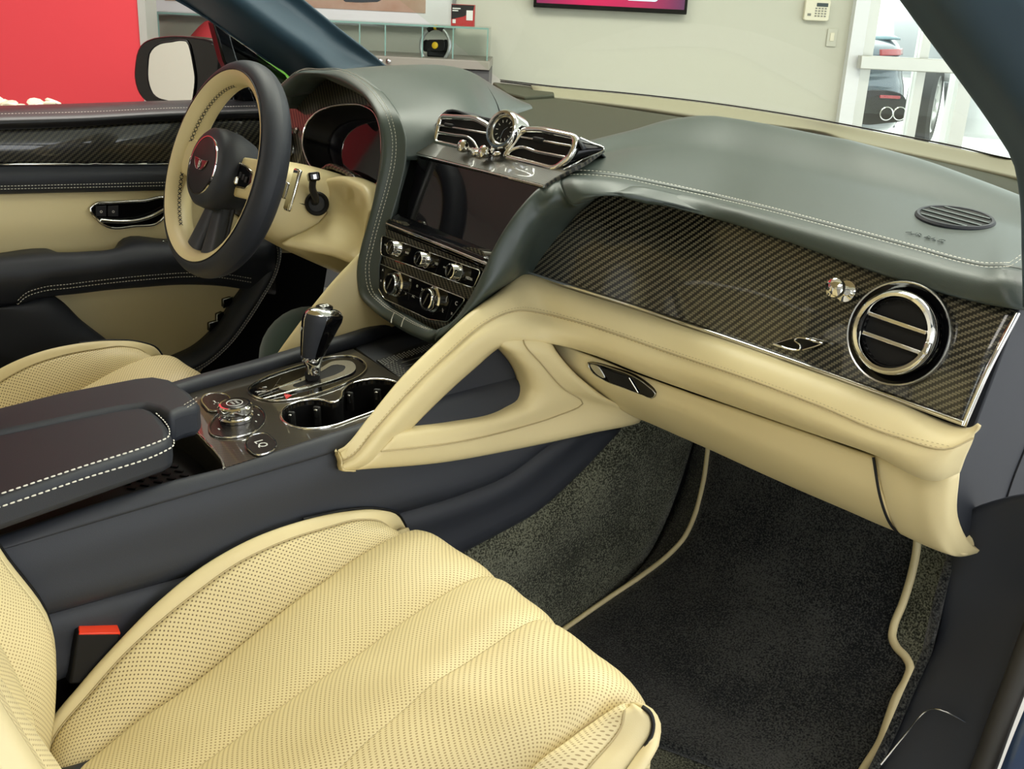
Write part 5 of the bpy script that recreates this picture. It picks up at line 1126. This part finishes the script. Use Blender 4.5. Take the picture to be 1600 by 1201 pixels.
# hub
hc = wc + wn * .002
hub = lathe('airbag_cover', [(.030, -.040), (.056, -.036), (.064, -.012), (.066, .012), (.0635, .026), (.057, .032), (.044, .034), (0, .036)], hc, wn, navy, SW, 44, sq=(1.0, .98))
lathe('cover_ring', [(.0475, .0330), (.0470, .0352), (.0455, .0352), (.0450, .0338)], hc, wn, chrome, hub, 44)
lathe('cover_disc', [(.0448, .0335), (.0440, .0355), (.03, .0368), (0, .0374)], hc, wn, dark, hub, 40)
ec = hc + wn * .0376 + wy * .0
wing_m = pbsdf('wing_red_reflection', (.22, .02, .03), .25)  # reddish reflection on the emblem wings, put into their colour
for s in (-1, 1):
    w_ = [(s * x, y) for x, y in ((.003, .008), (.012, .0085), (.024, .0095), (.021, .003), (.016, -.003), (.009, -.007), (.003, -.008))]
    prism('emblem_wing', w_, ec + wn * .0012, wx, wy, .0012, wing_m, hub, .0003); tube('emblem_wing_edge', [ec + wn * .0013 + wx * a + wy * b for a, b in w_], .0006, chrome, hub, True, 5)
lathe('emblem_disc', [(.0065, 0), (.0065, .0016), (0, .002)], ec, wn, gloss, hub, 20, sq=(.85, 1.1))
text('emblem_letter', 'B', ec + wn * .0021, wx, wy, .0150, .0006, white_ink, hub)
# spokes
def spoke(name, pts, w0, w1, th, mat):
    p = cr(pts, 14); return sweep(name, p, rr(1, 1, .3, 3), mat, SW, up=wn, scale=lambda f: (w0 + (w1 - w0) * f, th), angle=60)
for s in (-1, 1):
    spoke('side_spoke', [wc + wx * s * .05 - wn * .006, wc + wx * s * .10 - wn * .004 + wy * .003, wc + wx * s * .158 + wn * .002 + wy * .004], .062, .062, .020, cream)
    prism('switch_pad', [(s * x, y) for x, y in ((.062, -.015), (.100, -.012), (.118, -.002), (.112, .012), (.085, .018), (.064, .020))], wc + wn * .0075, wx, wy, .006, gloss, SW, .0015)
    tube('switch_pad_rim', [wc + wn * .0072 + wx * s * x + wy * y for x, y in ((.060, -.0165), (.100, -.0135), (.120, -.002), (.114, .0135), (.085, .0195), (.062, .0215))], .0010, chrome, SW, True, 6)
    for k in range(3): box('switch_button', wc + wn * .0085 + wx * s * (.078 + .011 * k) + wy * (.004 - .002 * k), wx, wy, wn, .007, .009, .003, dark, SW, .001)
    lathe('roller_switch', [(.004, -.006), (.006, -.004), (.006, .004), (.004, .006)], wc + wx * s * .066 + wn * .006 - wy * .006, wy, chrome, SW, 12)
for s in (-1, 1):
    spoke('lower_spoke', [wc - wy * .04 + wx * s * .010 - wn * .010, wc - wy * .09 + wx * s * .020 - wn * .006, wc - wy * .150 + wx * s * .032 + wn * .000], .030, .050, .020, navy)
spoke('lower_spoke_web', [wc - wy * .03 - wn * .02, wc - wy * .09 - wn * .018, wc - wy * .150 - wn * .012], .05, .09, .012, dark)
for s in (-1, 1): tube('spoke_trim', [wc - wy * .146 + wx * s * .010 + wn * .011, wc - wy * .148 + wx * s * .034 + wn * .011, wc - wy * .146 + wx * s * .056 + wn * .010], .0012, chrome, SW, False, 6)
# shift paddles
for s in (-1, 1):
    c = wc + wx * s * .135 - wn * .052 + wy * .006
    box('shift_paddle', c, wy, wx, wn, .066, .020, .007, chrome, SW, .003); box('paddle_arm', c - wx * s * .045 - wy * .004, wx, wy, wn, .06, .026, .008, satin, SW, .003)
# column shroud
CS = thing('steering_column', 'cream leather steering column shroud with indicator stalk', 'steering column', (-.385, -.16, .52))
def sec(t, w, h, dz): return [wc - wn * t + wx * a + wy * (b + dz) for a, b in rr(w, h, min(w, h) * .28, 5)]
rows = [sec(.05, .10, .085, -.02), sec(.07, .125, .11, -.02), sec(.12, .145, .135, -.022), sec(.18, .155, .15, -.025), sec(.25, .165, .16, -.03)]
rows = [r + [r[0]] for r in rows]
fixn(patch('shroud', rows, 60, 30, cream, CS, 0))
prism('shroud_end', rr(.098, .083, .025), wc - wn * .0505 - wy * .02, wx, wy, .004, navy, CS)
jl = [wc - wn * t + wx * (w / 2 + .0006) + wy * -.012 for t, w in ((.07, .125), (.12, .145), (.18, .155), (.25, .165))]; tube('shroud_joint', cr(jl, 20), .0008, black, CS, False, 5)
sb = P(495, 318, X=-.305); sbn = V((.93, -.3, .1)).normalized()
lathe('stalk_boot', [(.019, -.006), (.0195, .003), (.017, .005), (.0135, .003), (.012, -.006)], sb, sbn, black, CS, 28); lathe('boot_floor', [(.0136, 0), (0, .001)], sb, sbn, rubber, CS, 20)
st_p = [sb + V((-.01, 0, 0)), sb + V((.012, -.008, .010)), P(488, 292, X=-.285), P(489, 281, X=-.28)]
sweep('stalk', cr(st_p, 16), rr(.011, .012, .004, 3), dark, CS, angle=50)
box('stalk_head', P(490, 276, X=-.279), (.9, -.3, .2), (.3, .9, .1), (-.1, -.1, 1), .020, .018, .014, gloss, CS, .003)
box('stalk_mark', P(492, 276, X=-.268), (.3, .9, .1), (-.1, -.1, 1), (.9, -.3, .2), .005, .007, .001, satin, CS)
# padded cover joining shroud and binnacle
a = [P(u, v, X=x) for u, v, x in ((505, 282, -.33), (525, 278, -.30), (550, 284, -.25), (572, 300, -.20), (580, 330, -.17))]
b = [P(u, v, X=x) for u, v, x in ((500, 300, -.33), (530, 300, -.29), (555, 312, -.24), (570, 330, -.195), (572, 350, -.175))]
c = [P(u, v, X=x) for u, v, x in ((510, 330, -.31), (530, 335, -.28), (552, 345, -.24), (566, 370, -.20), (566, 392, -.185))]
d = [P(u, v, X=x) for u, v, x in ((440, 382, -.31), (480, 390, -.27), (520, 398, -.23), (550, 408, -.20), (562, 408, -.18))]
patch('knee_cover', [[p + V((0, .03, 0)) for p in a], a, b, c, d, [p + V((0, .08, -.01)) for p in d]], 30, 24, cream, CS, .005)
# ------------------------------------------------------------------ driver door
DD = thing('driver_door', 'driver door lined in navy and cream leather with carbon trim', 'door', (-.82, -.35, .1))
def dx(pts, x): return [P(u, v, X=x) for u, v in pts]
ring = [V((-.79, y, z)) for y, z in ((-1.5, .05), (-1.5, .70), (.08, .715), (.10, .5), (.06, .3), (-.05, .08))]
prism3('door_core', ring, (1, 0, 0), .09, black, DD)
u0 = dx(((-130, 174), (0, 170), (130, 166), (264, 161.5), (400, 158), (470, 157)), -.80); u1 = dx(((-130, 180), (0, 177), (130, 174), (264, 168), (400, 164.5), (470, 164)), -.775)
u2 = dx(((-130, 197), (0, 193), (130, 189), (264, 181), (400, 177), (470, 176)), -.745); u3 = dx(((-130, 206), (0, 202), (130, 197), (264, 188.5), (400, 184), (470, 183)), -.755)
patch('belt_roll', [[p + V((-.05, 0, 0)) for p in u0], u0, u1, u2, u3, [p + V((-.02, 0, 0)) for p in u3]], 40, 20, dark, DD, .004)
for dv in (2.5, 5.5): stitches('stitching', cr([P(u, v + dv, X=-.771) + V((0, 0, .001)) for u, v in ((-130, 180), (0, 177), (130, 174), (264, 168), (400, 164.5))], 80), V((.5, 0, 1)), thread, DD, .0055, .0040, .0010, .0008)
c0 = dx(((-130, 203), (0, 200), (130, 195), (264, 187), (400, 183), (470, 182)), -.775); c2 = dx(((-130, 257), (0, 256), (130, 256), (264, 255.5), (400, 255), (470, 255)), -.768)
patch('carbon_panel', [c0, [a.lerp(b, .5) + V((.005, 0, 0)) for a, b in zip(c0, c2)], c2], 40, 12, carbon_mat('carbon_door_fibre', .0030, c2=(.10, .09, .06), sgn='ADD'), DD, .004)
tube('chrome_strip', [p + V((.004, 0, 0)) for p in cr(c2, 40)], .0022, chrome, DD, False, 6)
n0 = dx(((-130, 259), (0, 258), (130, 258), (264, 257), (400, 257), (470, 257)), -.766); n1 = dx(((-130, 275), (0, 273), (130, 272), (264, 271), (400, 270), (470, 270)), -.752); n2 = dx(((-130, 306), (0, 303), (130, 300), (258, 297), (400, 295), (470, 295)), -.764)
patch('waist_pad', [n0, n1, n2, [p + V((-.01, 0, -.002)) for p in n2]], 40, 14, navy, DD, .004)
for y0, y1 in ((291, 285), (295.5, 290)): stitches('stitching', cr([P(u, y0 + (y1 - y0) * u / 258, X=-.7525) for u in (-130, 0, 130, 258, 400)], 60), V((1, 0, .3)), thread, DD, .0055, .0040, .0010, .0006)
p0 = dx(((-130, 304), (0, 301), (130, 298), (258, 295), (400, 293), (470, 293)), -.775); p1 = dx(((-130, 350), (0, 348), (130, 346), (258, 344), (400, 342), (470, 342)), -.765); p2 = dx(((-130, 402), (0, 400), (130, 399), (258, 397), (400, 395), (470, 395)), -.772)
patch('cream_panel', [p0, p1, p2], 40, 16, cream, DD, .004)
# armrest with raised rear and front sections
t0 = [P(u, v, X=x) for u, v, x in ((-130, 404, -.768), (0, 395, -.768), (55, 388, -.768), (72, 388, -.768), (92, 394.5, -.768), (135, 394.5, -.768), (178, 388.5, -.768), (186, 377, -.766), (260, 373, -.766), (340, 371, -.766), (430, 370, -.766))]
t1 = [P(u, v, X=x) for u, v, x in ((-130, 424, -.70), (0, 412, -.70), (55, 407, -.70), (75, 405, -.70), (95, 403, -.70), (135, 401, -.70), (178, 397, -.70), (200, 393, -.70), (262, 388, -.70), (340, 384, -.70), (430, 382, -.705))]
t2 = [P(u, v, X=x) for u, v, x in ((-130, 440, -.69), (0, 428, -.69), (55, 424, -.69), (75, 422, -.69), (95, 420, -.69), (135, 416, -.69), (178, 412, -.69), (200, 409, -.69), (262, 403, -.69), (340, 399, -.69), (430, 397, -.695))]
t3 = [P(u, v, X=x) for u, v, x in ((-130, 480, -.72), (0, 468, -.72), (30, 466, -.72), (45, 458, -.715), (62, 451, -.715), (110, 445, -.712), (150, 440, -.712), (200, 436, -.712), (262, 430, -.712), (340, 428, -.712), (430, 432, -.715))]
t4 = [P(u, v, X=x) for u, v, x in ((-130, 490, -.735), (0, 478, -.735), (30, 474, -.735), (50, 470, -.735), (75, 464, -.735), (120, 459, -.735), (170, 453, -.735), (220, 449, -.735), (275, 445, -.735), (340, 446, -.735), (430, 460, -.735))]
patch('armrest', [t0, t1, t2, t3, t4, [p + V((-.03, 0, -.002)) for p in t4]], 60, 26, navy, DD, .004, arc=False)
for dv in (-2, 4): stitches('stitching', cr([P(u, v + dv, X=-.7065) for u, v in ((27, 472), (40, 460), (62, 452), (110, 445.5), (150, 440.5), (240, 431.5), (300, 428), (348, 430), (393, 437))], 90), V((1, 0, .2)), thread, DD, .0055, .0040, .0011, .0006)
# map pocket and surrounding lower panel
prism3('pocket_lining', dx(((60, 440), (300, 430), (400, 440), (396, 468), (345, 535), (300, 600), (180, 610), (110, 520)), -.775), (1, 0, 0), .01, cream, DD)
pk = dx(((82, 464), (180, 452), (270, 446), (330, 448), (366, 455), (380, 462), (350, 512), (310, 560), (240, 600), (180, 542)), -.735)
q0 = dx(((28, 474), (82, 464), (130, 503), (180, 542), (215, 575)), -.735); q1 = dx(((-130, 490), (-60, 540), (40, 600), (120, 660), (150, 700)), -.74)
patch('lower_panel', [[p + V((-.03, 0, 0)) for p in q0], q0, q1], 30, 12, navy, DD, .004)
prism3('lower_skirt', dx(((-140, 480), (28, 472), (150, 565), (235, 625), (300, 640), (300, 760), (-140, 800)), -.742), (1, 0, 0), .02, navy, DD, .002)
for o_ in (0, 6): stitches('stitching', cr(dx(((25 + o_, 473), (80 + o_, 517), (133 + o_, 556), (180 + o_, 590)), -.7335), 50), V((1, 0, 0)), thread, DD, .0055, .0040, .0011, .0014)
lo = dx(((436, 372), (440, 392), (434, 425), (414, 462), (388, 503), (356, 543), (325, 570), (290, 590)), -.715); li = dx(((412, 380), (414, 400), (408, 425), (392, 455), (374, 480), (346, 520), (312, 550), (280, 565)), -.722)
patch('pocket_rim', [[p + V((-.045, 0, 0)) for p in li], li, [a.lerp(b, .5) + V((.012, 0, 0)) for a, b in zip(li, lo)], lo, [p + V((-.05, 0, 0)) for p in lo]], 50, 16, navy, DD, .003)
for f in (.62, .86): stitches('stitching', [a.lerp(b, f) + V((.0115 if f < .7 else .0065, 0, 0)) for a, b in zip(cr(li, 40), cr(lo, 40))], V((1, -.3, 0)), thread, DD, .0055, .0040, .0011, .0008)
for u, v, w in ((356, 473, 14), (344, 496, 10), (334, 510, 14)):
    r_ = dx(((u - w / 2, v - 5), (u + w / 2, v - 9), (u + w / 2 + 2, v + 4), (u - w / 2, v + 8)), -.757); sw_ = prism3('seat_switch', r_, (1, 0, 0), .012, gloss, DD, .002); tube('switch_rim', r_, .0010, satin, sw_, True, 5)
# release handle
hr = dx(((141, 325), (147, 319.5), (175, 316.5), (220, 314), (262, 313), (264, 322), (258, 336), (248, 347), (210, 353), (168, 354), (152, 343)), -.7635)
hr = cr(hr, 44, True); prism3('handle_recess', hr, (1, 0, 0), .004, gloss, DD); tube('handle_surround', hr, .0028, chrome, DD, True, 8)
tube('pull_lever', cr(dx(((157, 344), (180, 346), (215, 344), (240, 336), (258, 326)), -.757), 20), .0040, chrome, DD, False, 8)
for u in (158, 177): prism3('lock_button', dx(((u - 8, 322), (u + 8, 321), (u + 8, 338), (u - 8, 338)), -.7625), (1, 0, 0), .002, dark, DD, .0006); text('lock_print', 'o', P(u, 330, X=-.7622), (0, 1, 0), (0, 0, 1), .010, .0003, white_ink, DD)
prism3('window_switch', dx(((240, 377), (262, 374), (264, 381), (246, 384)), -.735), (.5, 0, .8), .008, chrome, DD, .002)
# wing mirror
MR = thing('door_mirror', 'black door mirror housing reflecting the pale showroom', 'mirror', P(270, 165, X=-.98))
mn = V((.30, -.95, .05)).normalized(); mo = P(270, 110, X=-1.02)
hr = cr(pxring(((210, 122), (211, 100), (214, 82), (221, 69), (234, 61), (255, 57), (280, 56), (305, 58), (330, 63), (345, 72), (346, 110), (344, 150), (325, 165), (300, 168), (270, 167), (240, 164), (225, 156), (216, 144)), mo, mn), 48, True); hcn = sum(hr, V((0, 0, 0))) / 48
rows = [[hcn + (p - hcn) * s - mn * d for p in hr + [hr[0]]] for s, d in ((.93, -.004), (.985, -.001), (1.0, .008), (1.0, .05), (.9, .10), (.6, .145), (.1, .155))]
fixn(patch('housing', rows, 60, 24, gloss, MR, .003)); prism3('housing_face', [hcn + (p - hcn) * .935 + mn * .004 for p in hr], mn, .006, gloss, MR)
gr_ = cr(pxring(((231, 100), (233, 84), (238, 76), (248, 69), (268, 65), (286, 63), (293, 65), (297, 76), (302, 100), (305, 120), (303, 145), (300, 159), (295, 164), (285, 164), (262, 158), (246, 153), (239, 147), (232, 130)), mo + mn * .006, mn), 44, True)
mir = pbsdf('mirror_silver', (.85, .87, .85), .03, 1.0)
prism3('mirror_glass', gr_, mn, .003, mir, MR); tube('glass_gasket', gr_, .0018, black, MR, True, 6)
box('mirror_stalk', P(355, 150, X=-.90), (1, .1, -.1), (0, 1, 0), (0, 0, 1), .14, .07, .05, gloss, MR, .012)
# carpeted hump in the driver footwell
o = lathe('footrest', [(.10, -.02), (.085, .02), (.06, .045), (.03, .058), (0, .062)], P(432, 545, X=-.42) + V((0, .06, -.02)), (.45, -.65, .55), pbsdf('dark_green_felt', (.022, .048, .036), .95, sheen=.3), None, 28, P(432, 545, X=-.42)); tag(o, 'rounded dark green carpeted hump in the driver footwell', 'carpet')
